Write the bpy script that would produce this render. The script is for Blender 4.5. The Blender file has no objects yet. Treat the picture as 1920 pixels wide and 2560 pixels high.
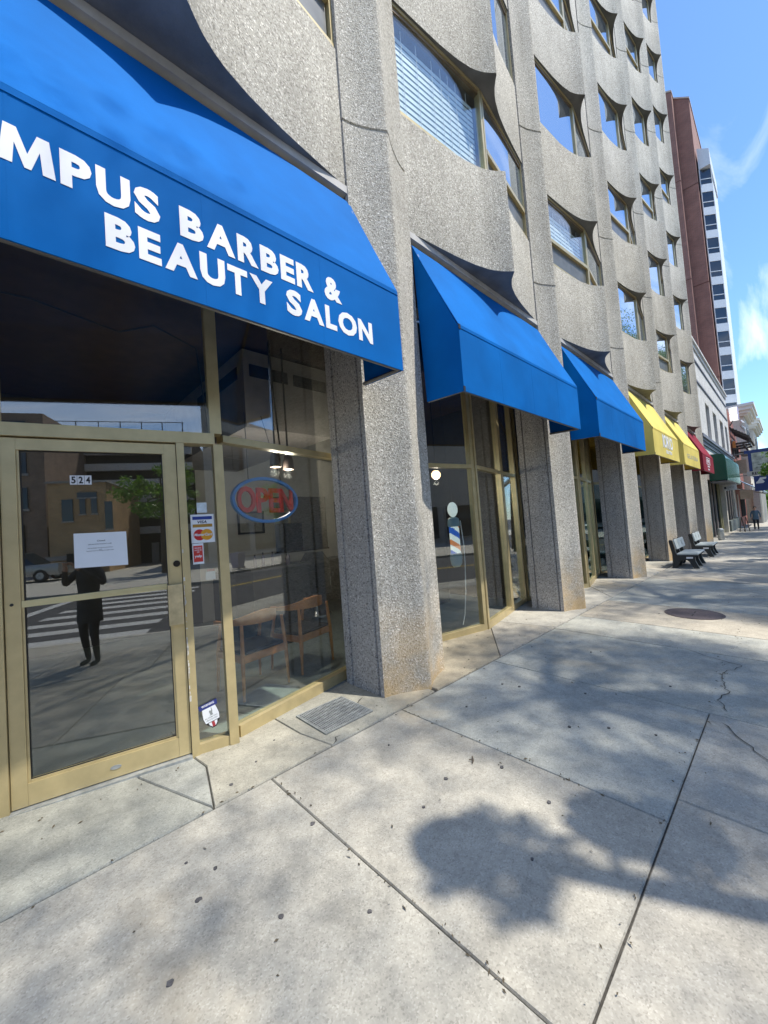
import bpy, math, random
import numpy as np
from mathutils import Vector, Matrix

S = 1.14                      # metres per layout unit
R = math.radians
scene = bpy.context.scene
col = scene.collection

# ---------------------------------------------------------------- camera
cam_d = bpy.data.cameras.new("camera")
cam = bpy.data.objects.new("camera", cam_d)
col.objects.link(cam)
scene.camera = cam
CA, CB, CC, CF = 0.77257, 0.03989, -0.07459, 980.2
fwd = Vector((math.sin(CA) * math.cos(CB), math.cos(CA) * math.cos(CB), math.sin(CB)))
rgt = Vector((math.cos(CA), -math.sin(CA), 0))
upv = rgt.cross(fwd)
r2 = math.cos(CC) * rgt + math.sin(CC) * upv
u2 = -math.sin(CC) * rgt + math.cos(CC) * upv
m = Matrix.Identity(4)
for i in range(3):
    m[i][0], m[i][1], m[i][2] = r2[i], u2[i], -fwd[i]
m[1][3] = -2.4608 * S
m[2][3] = 1.4 * S
cam.matrix_world = m
cam_d.sensor_fit = 'VERTICAL'
cam_d.sensor_height = 36.0
cam_d.lens = 36.0 * CF / 2560.0
cam_d.clip_start = 0.02
cam_d.clip_end = 3000

# ---------------------------------------------------------------- light
SUN_EL, SUN_AZ = R(64), R(-62)                 # azimuth measured from +X
sun_dir = Vector((math.cos(SUN_AZ) * math.cos(SUN_EL), math.sin(SUN_AZ) * math.cos(SUN_EL), math.sin(SUN_EL)))
sd = bpy.data.lights.new("sun", 'SUN')
sd.energy = 3.6
sd.angle = R(0.8)
sd.color = (1.0, 0.95, 0.86)
sun = bpy.data.objects.new("sun", sd)
col.objects.link(sun)
sun.location = (0, -20, 40)
sun.rotation_euler = (-sun_dir).to_track_quat('-Z', 'Y').to_euler()

world = bpy.data.worlds.new("World")
scene.world = world
world.use_nodes = True
wn, wl = world.node_tree.nodes, world.node_tree.links
wn.clear()
wo = wn.new('ShaderNodeOutputWorld')
bg = wn.new('ShaderNodeBackground')
bg.inputs['Strength'].default_value = 0.14
sky = wn.new('ShaderNodeTexSky')
sky.sky_type = 'NISHITA'
sky.sun_disc = False
sky.sun_elevation = SUN_EL
sky.sun_rotation = math.pi / 2 - SUN_AZ
sky.air_density = 1.0
sky.dust_density = 0.25
sky.ozone_density = 3.0
# thin cirrus, a function of direction only
tc = wn.new('ShaderNodeTexCoord')
sep = wn.new('ShaderNodeSeparateXYZ')
wl.new(tc.outputs['Generated'], sep.inputs[0])
zadd = wn.new('ShaderNodeMath'); zadd.operation = 'ADD'; zadd.inputs[1].default_value = 0.22
wl.new(sep.outputs['Z'], zadd.inputs[0])
zmax = wn.new('ShaderNodeMath'); zmax.operation = 'MAXIMUM'; zmax.inputs[1].default_value = 0.05
wl.new(zadd.outputs[0], zmax.inputs[0])
dx = wn.new('ShaderNodeMath'); dx.operation = 'DIVIDE'
dy = wn.new('ShaderNodeMath'); dy.operation = 'DIVIDE'
wl.new(sep.outputs['X'], dx.inputs[0]); wl.new(zmax.outputs[0], dx.inputs[1])
wl.new(sep.outputs['Y'], dy.inputs[0]); wl.new(zmax.outputs[0], dy.inputs[1])
cmb = wn.new('ShaderNodeCombineXYZ')
wl.new(dx.outputs[0], cmb.inputs[0]); wl.new(dy.outputs[0], cmb.inputs[1])
mp = wn.new('ShaderNodeMapping'); mp.inputs['Rotation'].default_value = (0, 0, R(28)); mp.inputs['Scale'].default_value = (0.50, 2.3, 1)
wl.new(cmb.outputs[0], mp.inputs[0])
nz = wn.new('ShaderNodeTexNoise'); nz.inputs['Scale'].default_value = 1.5; nz.inputs['Detail'].default_value = 8; nz.inputs['Roughness'].default_value = 0.58; nz.inputs['Distortion'].default_value = 0.9
wl.new(mp.outputs[0], nz.inputs['Vector'])
cr = wn.new('ShaderNodeValToRGB')
cr.color_ramp.elements[0].position = 0.47; cr.color_ramp.elements[0].color = (0, 0, 0, 1)
cr.color_ramp.elements[1].position = 0.84; cr.color_ramp.elements[1].color = (1, 1, 1, 1)
wl.new(nz.outputs['Fac'], cr.inputs[0])
mx = wn.new('ShaderNodeMix'); mx.data_type = 'RGBA'
wl.new(cr.outputs[0], mx.inputs['Factor'])
tint = wn.new('ShaderNodeMix'); tint.data_type = 'RGBA'; tint.blend_type = 'MULTIPLY'; tint.inputs['Factor'].default_value = 1
wl.new(sky.outputs[0], tint.inputs['A']); tint.inputs['B'].default_value = (.66, .83, 1.0, 1)
wl.new(tint.outputs['Result'], mx.inputs['A'])
mx.inputs['B'].default_value = (7.2, 7.4, 7.8, 1)
wl.new(mx.outputs['Result'], bg.inputs['Color'])
wl.new(bg.outputs[0], wo.inputs['Surface'])

vs = scene.view_settings
vs.view_transform = 'Standard'
vs.look = 'None'
vs.exposure = 1.0
vs.gamma = 1
vs.use_curve_mapping = False
scene.cycles.max_bounces = 10
scene.cycles.transparent_max_bounces = 16
scene.cycles.caustics_reflective = False
scene.cycles.caustics_refractive = False

# ---------------------------------------------------------------- materials
MATS = {}


class NT:
    def __init__(self, name):
        self.m = bpy.data.materials.new(name)
        self.m.use_nodes = True
        self.n = self.m.node_tree.nodes
        self.l = self.m.node_tree.links
        self.b = self.n['Principled BSDF']
        self.out = self.n['Material Output']
        self.geo = None

    def pos(self):
        if not self.geo:
            self.geo = self.n.new('ShaderNodeNewGeometry')
        return self.geo.outputs['Position']

    def mapped(self, scale):
        mp_ = self.n.new('ShaderNodeMapping')
        mp_.inputs['Scale'].default_value = scale
        self.l.new(self.pos(), mp_.inputs[0])
        return mp_.outputs[0]

    def noise(self, scale, detail=4, rough=.55, vec=None, dist=0):
        t = self.n.new('ShaderNodeTexNoise')
        t.inputs['Scale'].default_value = scale
        t.inputs['Detail'].default_value = detail
        t.inputs['Roughness'].default_value = rough
        t.inputs['Distortion'].default_value = dist
        self.l.new(vec if vec is not None else self.pos(), t.inputs['Vector'])
        return t.outputs['Fac']

    def vor(self, scale, feature='F1', vec=None):
        t = self.n.new('ShaderNodeTexVoronoi')
        t.feature = feature
        t.inputs['Scale'].default_value = scale
        self.l.new(vec if vec is not None else self.pos(), t.inputs['Vector'])
        return t

    def ramp(self, fac, stops):
        r_ = self.n.new('ShaderNodeValToRGB')
        e = r_.color_ramp.elements
        while len(e) < len(stops):
            e.new(0.5)
        for el, (p_, c_) in zip(e, stops):
            el.position = p_
            el.color = (c_[0], c_[1], c_[2], 1) if hasattr(c_, '__len__') else (c_, c_, c_, 1)
        self.l.new(fac, r_.inputs[0])
        return r_.outputs[0]

    def mix(self, a, b, fac, mode='MIX'):
        x = self.n.new('ShaderNodeMix')
        x.data_type = 'RGBA'
        x.blend_type = mode
        for k, v in (('A', a), ('B', b), ('Factor', fac)):
            if hasattr(v, 'is_linked'):
                self.l.new(v, x.inputs[k])
            elif k == 'Factor':
                x.inputs[k].default_value = v
            else:
                x.inputs[k].default_value = (v[0], v[1], v[2], 1)
        return x.outputs['Result']

    def bump(self, h, strength, dist=.01, chain=None):
        b_ = self.n.new('ShaderNodeBump')
        b_.inputs['Strength'].default_value = strength
        b_.inputs['Distance'].default_value = dist
        self.l.new(h, b_.inputs['Height'])
        if chain:
            self.l.new(chain, b_.inputs['Normal'])
        self.l.new(b_.outputs[0], self.b.inputs['Normal'])
        return b_.outputs[0]

    def color(self, c):
        if hasattr(c, 'is_linked'):
            self.l.new(c, self.b.inputs['Base Color'])
        else:
            self.b.inputs['Base Color'].default_value = (c[0], c[1], c[2], 1)

    def randv(self):
        o_ = self.n.new('ShaderNodeObjectInfo')
        return o_.outputs['Random']


def M(name, c, rough=.6, metal=0., vary=.12, vscale=6., bumps=None, spec=.5, emit=None):
    """plain surface with a little irregularity"""
    if name in MATS:
        return MATS[name]
    t = NT(name)
    if vary > 0:
        lo = [max(0, v * (1 - vary)) for v in c]
        hi = [min(1, v * (1 + vary)) for v in c]
        t.color(t.ramp(t.noise(vscale, 5), [(.3, lo), (.7, hi)]))
    else:
        t.color(c)
    t.b.inputs['Roughness'].default_value = rough
    t.b.inputs['Metallic'].default_value = metal
    t.b.inputs['Specular IOR Level'].default_value = spec
    if bumps:
        t.bump(t.noise(bumps[0], 4), bumps[1], bumps[2] if len(bumps) > 2 else .004)
    if emit:
        t.b.inputs['Emission Color'].default_value = (emit[0], emit[1], emit[2], 1)
        t.b.inputs['Emission Strength'].default_value = emit[3]
    MATS[name] = t.m
    return t.m


def aggregate(name, dark, mid, light, scale, bump, stain=(.75, 1.08), rust=False, warm=None):
    t = NT(name)
    v = t.vor(scale)
    sp = t.n.new('ShaderNodeSeparateColor')
    t.l.new(v.outputs['Color'], sp.inputs[0])
    c = t.ramp(sp.outputs[0], [(0.0, dark), (.35, mid), (.72, mid), (.93, light), (1., [min(1, x * 1.35) for x in light])])
    big = t.noise(.9, 6, .6)
    c = t.mix(c, t.ramp(big, [(.3, stain[0]), (.7, stain[1])]), 1.0, 'MULTIPLY')
    st = t.noise(1.0, 5, .6, t.mapped((5.5, 5.5, .35)))
    c = t.mix(c, t.ramp(st, [(.36, (.62, .61, .58)), (.60, (1, 1, 1))]), .32, 'MULTIPLY')
    if rust:
        sx = t.n.new('ShaderNodeSeparateXYZ')
        t.l.new(t.pos(), sx.inputs[0])
        hgt = t.n.new('ShaderNodeMapRange')
        hgt.inputs['From Min'].default_value = .95
        hgt.inputs['From Max'].default_value = -.1
        t.l.new(sx.outputs['Z'], hgt.inputs['Value'])
        mul = t.n.new('ShaderNodeMath'); mul.operation = 'MULTIPLY'; mul.use_clamp = True
        t.l.new(hgt.outputs[0], mul.inputs[0])
        t.l.new(t.ramp(t.noise(2.2, 5), [(.36, .15), (.56, 1.)]), mul.inputs[1])
        c = t.mix(c, t.mix(c, (.66, .43, .17), .7), mul.outputs[0])
    t.color(c)
    t.b.inputs['Roughness'].default_value = .85
    t.b.inputs['Specular IOR Level'].default_value = .35
    b1 = t.bump(v.outputs['Distance'], bump, .01)
    t.bump(t.noise(scale * .5, 3), bump * .7, .012, b1)
    MATS[name] = t.m
    return t.m


def glass(name, tint=(.86, .90, .87), boost=1.5, base=.03, wav=.0):
    t = NT(name)
    t.n.remove(t.b)
    tr = t.n.new('ShaderNodeBsdfTransparent'); tr.inputs[0].default_value = (*tint, 1)
    gl = t.n.new('ShaderNodeBsdfGlossy'); gl.inputs['Roughness'].default_value = 0.0
    gl.inputs['Color'].default_value = (1, 1, 1, 1)
    # Schlick reflectance, the same from both faces of the pane
    t.pos()
    dt = t.n.new('ShaderNodeVectorMath'); dt.operation = 'DOT_PRODUCT'
    t.l.new(t.geo.outputs['Normal'], dt.inputs[0]); t.l.new(t.geo.outputs['Incoming'], dt.inputs[1])
    ab = t.n.new('ShaderNodeMath'); ab.operation = 'ABSOLUTE'; t.l.new(dt.outputs['Value'], ab.inputs[0])
    om = t.n.new('ShaderNodeMath'); om.operation = 'SUBTRACT'; om.inputs[0].default_value = 1; t.l.new(ab.outputs[0], om.inputs[1])
    pw_ = t.n.new('ShaderNodeMath'); pw_.operation = 'POWER'; pw_.inputs[1].default_value = 5; t.l.new(om.outputs[0], pw_.inputs[0])
    ma = t.n.new('ShaderNodeMath'); ma.operation = 'MULTIPLY_ADD'; ma.use_clamp = True
    ma.inputs[1].default_value = .9 * boost; ma.inputs[2].default_value = base
    t.l.new(pw_.outputs[0], ma.inputs[0])
    ms = t.n.new('ShaderNodeMixShader')
    t.l.new(ma.outputs[0], ms.inputs[0]); t.l.new(tr.outputs[0], ms.inputs[1]); t.l.new(gl.outputs[0], ms.inputs[2])
    if wav:
        b_ = t.n.new('ShaderNodeBump'); b_.inputs['Strength'].default_value = wav; b_.inputs['Distance'].default_value = .01
        t.l.new(t.noise(1.6, 2), b_.inputs['Height'])
        t.l.new(b_.outputs[0], gl.inputs['Normal'])
    t.l.new(ms.outputs[0], t.out.inputs[0])
    MATS[name] = t.m
    return t.m


def mirror_glass(name, tint, dark, refl):
    t = NT(name)
    t.n.remove(t.b)
    df = t.n.new('ShaderNodeBsdfDiffuse'); df.inputs[0].default_value = (*dark, 1)
    gl = t.n.new('ShaderNodeBsdfGlossy'); gl.inputs['Roughness'].default_value = .01; gl.inputs[0].default_value = (*tint, 1)
    b_ = t.n.new('ShaderNodeBump'); b_.inputs['Strength'].default_value = .06; b_.inputs['Distance'].default_value = .02
    t.l.new(t.noise(.8, 2), b_.inputs['Height']); t.l.new(b_.outputs[0], gl.inputs['Normal'])
    ms = t.n.new('ShaderNodeMixShader'); ms.inputs[0].default_value = refl
    t.l.new(df.outputs[0], ms.inputs[1]); t.l.new(gl.outputs[0], ms.inputs[2]); t.l.new(ms.outputs[0], t.out.inputs[0])
    MATS[name] = t.m
    return t.m


def fabric(name, c, rough=.8):
    t = NT(name)
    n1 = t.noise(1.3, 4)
    col_ = t.ramp(n1, [(.3, [v * .88 for v in c]), (.7, [min(1, v * 1.2) for v in c])])  # canvas fading, range widened so the colour also suggests dappled sunlight
    w = t.noise(260, 2)
    t.color(t.mix(col_, t.ramp(w, [(.3, .86), (.7, 1.0)]), .6, 'MULTIPLY'))
    t.b.inputs['Roughness'].default_value = rough
    t.b.inputs['Specular IOR Level'].default_value = .10 if rough > .4 else .5
    b1 = t.bump(w, .12, .002)
    t.bump(t.noise(1.7, 3), .25, .03, b1)
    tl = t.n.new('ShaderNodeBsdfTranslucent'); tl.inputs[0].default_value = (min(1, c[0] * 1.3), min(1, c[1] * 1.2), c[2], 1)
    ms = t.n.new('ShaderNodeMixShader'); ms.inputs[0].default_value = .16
    t.l.new(t.b.outputs[0], ms.inputs[1]); t.l.new(tl.outputs[0], ms.inputs[2]); t.l.new(ms.outputs[0], t.out.inputs[0])
    MATS[name] = t.m
    return t.m


def paving(name):
    t = NT(name)
    v = t.vor(150)
    sp = t.n.new('ShaderNodeSeparateColor')
    t.l.new(v.outputs['Color'], sp.inputs[0])
    c = t.ramp(sp.outputs[0], [(0, (.30, .287, .255)), (.2, (.383, .37, .33)), (.8, (.41, .397, .354)), (1., (.475, .46, .415))])
    oi = t.n.new('ShaderNodeObjectInfo')
    c = t.mix(c, oi.outputs['Color'], 1.0, 'MULTIPLY')
    c = t.mix(c, t.ramp(t.noise(.8, 7, .62), [(.3, .80), (.66, 1.07)]), 1., 'MULTIPLY')
    c = t.mix(c, t.ramp(t.noise(4.5, 6, .7), [(.36, .80), (.56, 1.0)]), 1., 'MULTIPLY')
    c = t.mix(c, t.ramp(t.noise(24, 3), [(.3, .90), (.6, 1.03)]), 1., 'MULTIPLY')
    # a few rusty brown runs near the building
    c = t.mix(c, (.42, .33, .2), t.ramp(t.noise(.55, 5, .6, None, .6), [(.60, 0), (.74, .5)]))
    t.color(c)
    t.b.inputs['Roughness'].default_value = .82
    b1 = t.bump(v.outputs['Distance'], .18, .003)
    t.bump(t.noise(40, 4), .14, .004, b1)
    MATS[name] = t.m
    return t.m


def brick(name, c1, c2, mortar, scale, axis='X'):
    t = NT(name)
    sx = t.n.new('ShaderNodeSeparateXYZ'); t.l.new(t.pos(), sx.inputs[0])
    ad = t.n.new('ShaderNodeMath'); ad.operation = 'ADD'
    t.l.new(sx.outputs['X'], ad.inputs[0]); t.l.new(sx.outputs['Y'], ad.inputs[1])
    cb = t.n.new('ShaderNodeCombineXYZ')
    t.l.new(ad.outputs[0], cb.inputs[0]); t.l.new(sx.outputs['Z'], cb.inputs[1])
    b_ = t.n.new('ShaderNodeTexBrick')
    b_.inputs['Scale'].default_value = scale
    b_.inputs['Color1'].default_value = (*c1, 1); b_.inputs['Color2'].default_value = (*c2, 1); b_.inputs['Mortar'].default_value = (*mortar, 1)
    b_.inputs['Mortar Size'].default_value = .018
    b_.inputs['Row Height'].default_value = .16; b_.inputs['Brick Width'].default_value = .46
    t.l.new(cb.outputs[0], b_.inputs['Vector'])
    c = t.mix(b_.outputs['Color'], t.ramp(t.noise(1.2, 6), [(.3, .78), (.7, 1.08)]), 1., 'MULTIPLY')
    t.color(c)
    t.b.inputs['Roughness'].default_value = .85
    t.bump(b_.outputs['Fac'], -.4, .006)
    MATS[name] = t.m
    return t.m


pier_mat = aggregate('exposed_aggregate_pier', (.23, .213, .18), (.465, .44, .378), (.65, .62, .555), 88, .34, (.80, 1.06), rust=True)
side_mat = aggregate('ground_aggregate_side', (.17, .155, .145), (.50, .465, .425), (.60, .57, .53), 85, .25, (.85, 1.05))
panel_mat = aggregate('exposed_aggregate_panel', (.20, .186, .158), (.43, .408, .35), (.62, .595, .53), 86, .34, (.78, 1.07))
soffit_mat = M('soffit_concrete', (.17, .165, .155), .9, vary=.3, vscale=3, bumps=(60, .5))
beam_mat = M('painted_soffit_beam', (.46, .45, .43), .7, vary=.16, vscale=4)
core_mat = M('building_core', (.30, .29, .27), .9, vary=.2)
reveal_mat = M('grey_reveal', (.20, .18, .165), .8, vary=.12)
gold_mat = M('bronze_gold_aluminium', (.60, .49, .262), .34, .5, vary=.10, vscale=7)
gold_dark = M('dark_bronze_head', (.20, .14, .075), .5, .35, vary=.2)
brass_mat = M('worn_brass', (.60, .49, .28), .36, .4, vary=.2, vscale=14)
glass_shop = glass('shop_glass', (.93, .96, .94), 1.0, .105)
glass_clear = glass('clear_glass', (.95, .98, .98), 1.0, .07)
glass_teal = glass('teal_film_glass', (.40, .68, .64), 1.0, .10)
sky_glass = mirror_glass('reflective_window_glass', (.88, .94, 1.0), (.13, .15, .165), .64)
dark_glass = mirror_glass('dark_window_glass', (.75, .82, .9), (.02, .025, .03), .08)
hopper_mat = M('hopper_panel', (.14, .145, .14), .35, .1, vary=.2)
slat_mat = M('blind_slat', (.84, .92, .92), .5, vary=.05)
cord_mat = M('white_cord', (.85, .86, .84), .6, vary=0)
slab_mat = paving('broom_finished_concrete')
bed_mat = M('joint_dirt', (.055, .05, .042), .95, vary=.5, vscale=40)
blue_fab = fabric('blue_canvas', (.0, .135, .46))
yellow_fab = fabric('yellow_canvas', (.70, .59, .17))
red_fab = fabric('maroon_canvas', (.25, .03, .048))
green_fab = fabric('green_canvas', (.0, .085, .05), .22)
white_paint = M('white_lettering', (.74, .75, .77), .5, vary=.04)
black_mat = M('black_print', (.012, .012, .014), .5, vary=0)
grey_print = M('grey_print', (.28, .30, .29), .6, vary=0)
frame_grey = M('awning_frame_metal', (.16, .16, .165), .5, .5, vary=.15)
paper_mat = M('white_paper', (.80, .82, .84), .7, vary=.03)
asphalt = M('asphalt', (.055, .055, .057), .9, vary=.35, vscale=3, bumps=(60, .5))
steel_mat = M('galvanised_steel', (.40, .42, .42), .5, .6, vary=.25, vscale=20)
cast_iron = M('cast_iron', (.075, .06, .065), .6, .5, vary=.3, vscale=25, bumps=(60, .5))
wood_mat = M('orange_oak', (.60, .25, .08), .38, vary=.25, vscale=9)
black_seat = M('black_vinyl', (.012, .012, .013), .45, vary=.2)
dark_mat = M('dark_laminate', (.018, .017, .017), .5, vary=.3)
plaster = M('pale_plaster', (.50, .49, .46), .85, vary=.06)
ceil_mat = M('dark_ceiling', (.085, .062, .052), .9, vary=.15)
tile_mat = M('grey_green_floor', (.20, .235, .22), .4, vary=.15)
red_plastic = M('red_plastic', (.78, .05, .03), .4, vary=.05)
blue_plastic = M('blue_plastic', (.04, .26, .72), .4, vary=.05)
bark_mat = M('bark', (.11, .085, .06), .95, vary=.4, vscale=12, bumps=(25, .9))
skin_mat = M('skin', (.55, .33, .24), .55, vary=.05)
lamp_on = M('lit_bulb', (1, .85, .6), .4, vary=0, emit=(1.0, .72, .40, 7.0))
lamp_warm = M('lit_globe', (1, .8, .55), .4, vary=0, emit=(1.0, .62, .33, 2.6))


def leafm(name, c):
    t = NT(name)
    t.color(t.ramp(t.noise(3.0, 3), [(.3, [v * .6 for v in c]), (.7, [v * 1.35 for v in c])]))
    t.b.inputs['Roughness'].default_value = .5
    tl = t.n.new('ShaderNodeBsdfTranslucent'); tl.inputs[0].default_value = (c[0] * 1.6, c[1] * 1.8, c[2] * .8, 1)
    ms = t.n.new('ShaderNodeMixShader'); ms.inputs[0].default_value = .25
    t.l.new(t.b.outputs[0], ms.inputs[1]); t.l.new(tl.outputs[0], ms.inputs[2]); t.l.new(ms.outputs[0], t.out.inputs[0])
    MATS[name] = t.m
    return t.m


leaf_green = leafm('green_leaves', (.075, .15, .03))
leaf_bright = leafm('bright_leaves', (.12, .22, .035))
leaf_rust = leafm('reddish_leaves', (.16, .085, .06))
white_brick = brick('painted_white_brick', (.66, .67, .66), (.58, .59, .58), (.42, .42, .41), 2.2)
red_brick = brick('red_brick', (.30, .075, .05), (.23, .06, .042), (.22, .16, .14), 2.0)
tower_brick = brick('tower_brown_brick', (.30, .135, .10), (.25, .115, .085), (.27, .17, .14), 1.2)
tan_brick = brick('tan_brick', (.66, .42, .20), (.58, .36, .17), (.45, .36, .26), 1.6)
stucco = M('beige_stucco', (.55, .51, .42), .85, vary=.1)
cornice_mat = M('cream_cornice', (.70, .68, .60), .7, vary=.07)
white_panel = M('white_metal_panel', (.60, .63, .65), .5, vary=.06)
concrete_far = M('pale_garage_concrete', (.40, .385, .36), .9, vary=.15)
dark_void = M('dark_opening', (.02, .02, .022), .8, vary=.2)
navy = M('navy_sign', (.015, .04, .18), .4, vary=.1)
grey_mould = M('blue_grey_moulding', (.13, .14, .18), .6, vary=.1)
olive = M('olive_trim', (.26, .24, .12), .6, vary=.15)
dgreen = M('dark_green_base', (.02, .07, .06), .5, vary=.15)
taupe = M('taupe_frame', (.26, .22, .19), .7, vary=.12)
timber_dark = M('dark_timber', (.075, .062, .055), .75, vary=.3, vscale=8)


# ---------------------------------------------------------------- mesh helpers
class MB:
    def __init__(self):
        self.v, self.f, self.mi = [], [], []
        self.cur = 0

    def _add(self, vs, fs):
        o = len(self.v)
        self.v += [tuple(p) for p in vs]
        for f in fs:
            self.f.append([i + o for i in f]); self.mi.append(self.cur)
        return self

    def box(self, x0, y0, z0, x1, y1, z1):
        p = [(x0, y0, z0), (x1, y0, z0), (x1, y1, z0), (x0, y1, z0), (x0, y0, z1), (x1, y0, z1), (x1, y1, z1), (x0, y1, z1)]
        return self._add(p, [(0, 3, 2, 1), (4, 5, 6, 7), (0, 1, 5, 4), (1, 2, 6, 5), (2, 3, 7, 6), (3, 0, 4, 7)])

    def fbox(self, fr, s0, s1, z0, z1, o0, o1):
        """box in a wall frame: fr=(ox,oy,dx,dy); outward normal is (dy,-dx)"""
        ox, oy, dx_, dy_ = fr
        nx, ny = dy_, -dx_
        def P(s, o, z): return (ox + s * dx_ + o * nx, oy + s * dy_ + o * ny, z)
        a, b = min(o0, o1), max(o0, o1)
        p = [P(s0, b, z0), P(s1, b, z0), P(s1, a, z0), P(s0, a, z0), P(s0, b, z1), P(s1, b, z1), P(s1, a, z1), P(s0, a, z1)]
        return self._add(p, [(0, 3, 2, 1), (4, 5, 6, 7), (0, 1, 5, 4), (1, 2, 6, 5), (2, 3, 7, 6), (3, 0, 4, 7)])

    def loft(self, rings, cap=True, closed=True):
        n = len(rings[0]); o = len(self.v)
        for r_ in rings:
            self.v += [tuple(p) for p in r_]
        for k in range(len(rings) - 1):
            for i in range(n if closed else n - 1):
                j = (i + 1) % n
                self.f.append([o + k * n + i, o + k * n + j, o + (k + 1) * n + j, o + (k + 1) * n + i]); self.mi.append(self.cur)
        if cap:
            self.f.append([o + i for i in range(n)][::-1]); self.mi.append(self.cur)
            self.f.append([o + (len(rings) - 1) * n + i for i in range(n)]); self.mi.append(self.cur)
        return self

    def prism(self, poly, z0, z1):
        """poly counter-clockwise in xy; z0/z1 number or function(x,y)"""
        g0 = z0 if callable(z0) else (lambda x, y: z0)
        g1 = z1 if callable(z1) else (lambda x, y: z1)
        return self.loft([[(x, y, g0(x, y)) for x, y in poly], [(x, y, g1(x, y)) for x, y in poly]])

    def yprism(self, poly, x0, x1):
        """poly of (y,z), extruded along x"""
        return self.loft([[(x0, y, z) for y, z in poly], [(x1, y, z) for y, z in poly]])

    def tube(self, path, rad, n=8, cap=True):
        path = [Vector(p) for p in path]
        rr = rad if hasattr(rad, '__len__') else [rad] * len(path)
        rings = []
        t0 = (path[1] - path[0]).normalized()
        a = Vector((0, 0, 1)) if abs(t0.z) < .9 else Vector((1, 0, 0))
        u = t0.cross(a).normalized()
        for i, p in enumerate(path):
            t = (path[min(i + 1, len(path) - 1)] - path[max(i - 1, 0)]).normalized()
            u = (u - t * u.dot(t)).normalized()
            w = t.cross(u)
            rings.append([tuple(p + rr[i] * (math.cos(2 * math.pi * k / n) * u + math.sin(2 * math.pi * k / n) * w)) for k in range(n)])
        return self.loft(rings, cap)

    def lathe(self, cx, cy, prof, n=20):
        """prof list of (r,z)"""
        rings = [[(cx + r_ * math.cos(2 * math.pi * k / n), cy + r_ * math.sin(2 * math.pi * k / n), z) for k in range(n)] for r_, z in prof]
        return self.loft(rings)

    def quad(self, a, b, c, d):
        return self._add([a, b, c, d], [(0, 1, 2, 3)])

    def mesh(self, name, mats, smooth=False):
        me = bpy.data.meshes.new(name)
        me.from_pydata([(x * S, y * S, z * S) for x, y, z in self.v], [], self.f)
        for m_ in (mats if isinstance(mats, (list, tuple)) else [mats]):
            me.materials.append(m_)
        if any(self.mi):
            me.polygons.foreach_set('material_index', self.mi)
        if smooth:
            me.polygons.foreach_set('use_smooth', [True] * len(me.polygons))
            try:
                me.set_sharp_from_angle(angle=R(38))
            except Exception:
                pass
        me.update()
        return me

    def build(self, name, mats, parent=None, loc=(0, 0, 0), smooth=False):
        return link(name, self.mesh(name, mats, smooth), parent, loc)


def link(name, me, parent=None, loc=(0, 0, 0), rotz=0):
    o = bpy.data.objects.new(name, me)
    col.objects.link(o)
    o.location = [c * S for c in loc]
    o.rotation_euler[2] = rotz
    if parent:
        o.parent = parent
    return o


def tag(o, label=None, cat=None, group=None, kind=None):
    if label: o['label'] = label
    if cat: o['category'] = cat
    if group: o['group'] = group
    if kind: o['kind'] = kind
    return o


def thing(name, label, cat, loc=(0, 0, 0), rotz=0, group=None):
    return tag(link(name, None, None, loc, rotz), label, cat, group)


def copy_tree(o, parent=None):
    c = o.copy()
    col.objects.link(c)
    if parent: c.parent = parent
    for ch in [x for x in o.children]:
        copy_tree(ch, c)
    return c


def gz(x, y):
    """walking surface: falls gently along the street, rises to the building"""
    x_ = min(max(x, -60), 90)
    return .012 - .01247 * x_ + .02585 * max(y, -4.3)


def text(name, body, mat, parent, org, w, h, xd=(1, 0, 0), yd=(0, 0, 1), bold=0., extr=.002, align='L', shear=0):
    """flat lettering fitted to width w and height h (layout units)"""
    cu = bpy.data.curves.new(name, 'FONT')
    cu.body = body
    cu.size = 1
    cu.offset = bold
    cu.extrude = 0.004
    cu.resolution_u = 3
    cu.shear = shear
    ob = bpy.data.objects.new(name, cu)
    col.objects.link(ob)
    dg = bpy.context.evaluated_depsgraph_get()
    me = bpy.data.meshes.new_from_object(ob.evaluated_get(dg))
    bpy.data.objects.remove(ob)
    bpy.data.curves.remove(cu)
    n = len(me.vertices)
    co = np.empty(n * 3); me.vertices.foreach_get('co', co); co = co.reshape(-1, 3)
    lo, hi = co.min(0), co.max(0)
    sx_ = w / (hi[0] - lo[0]); sy_ = h / (hi[1] - lo[1])
    a = (co[:, 0] - lo[0]) * sx_
    if align == 'C': a -= w / 2
    if align == 'R': a -= w
    b = (co[:, 1] - lo[1]) * sy_
    c = np.where(co[:, 2] > 0, extr, 0.)
    xd, yd = Vector(xd).normalized(), Vector(yd).normalized()
    zd = xd.cross(yd)
    P = np.array(org)[None] + a[:, None] * np.array(xd)[None] + b[:, None] * np.array(yd)[None] + c[:, None] * np.array(zd)[None]
    me.vertices.foreach_set('co', (P * S).ravel())
    me.materials.clear(); me.materials.append(mat)
    me.name = name
    me.update()
    return link(name, me, parent)


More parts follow.
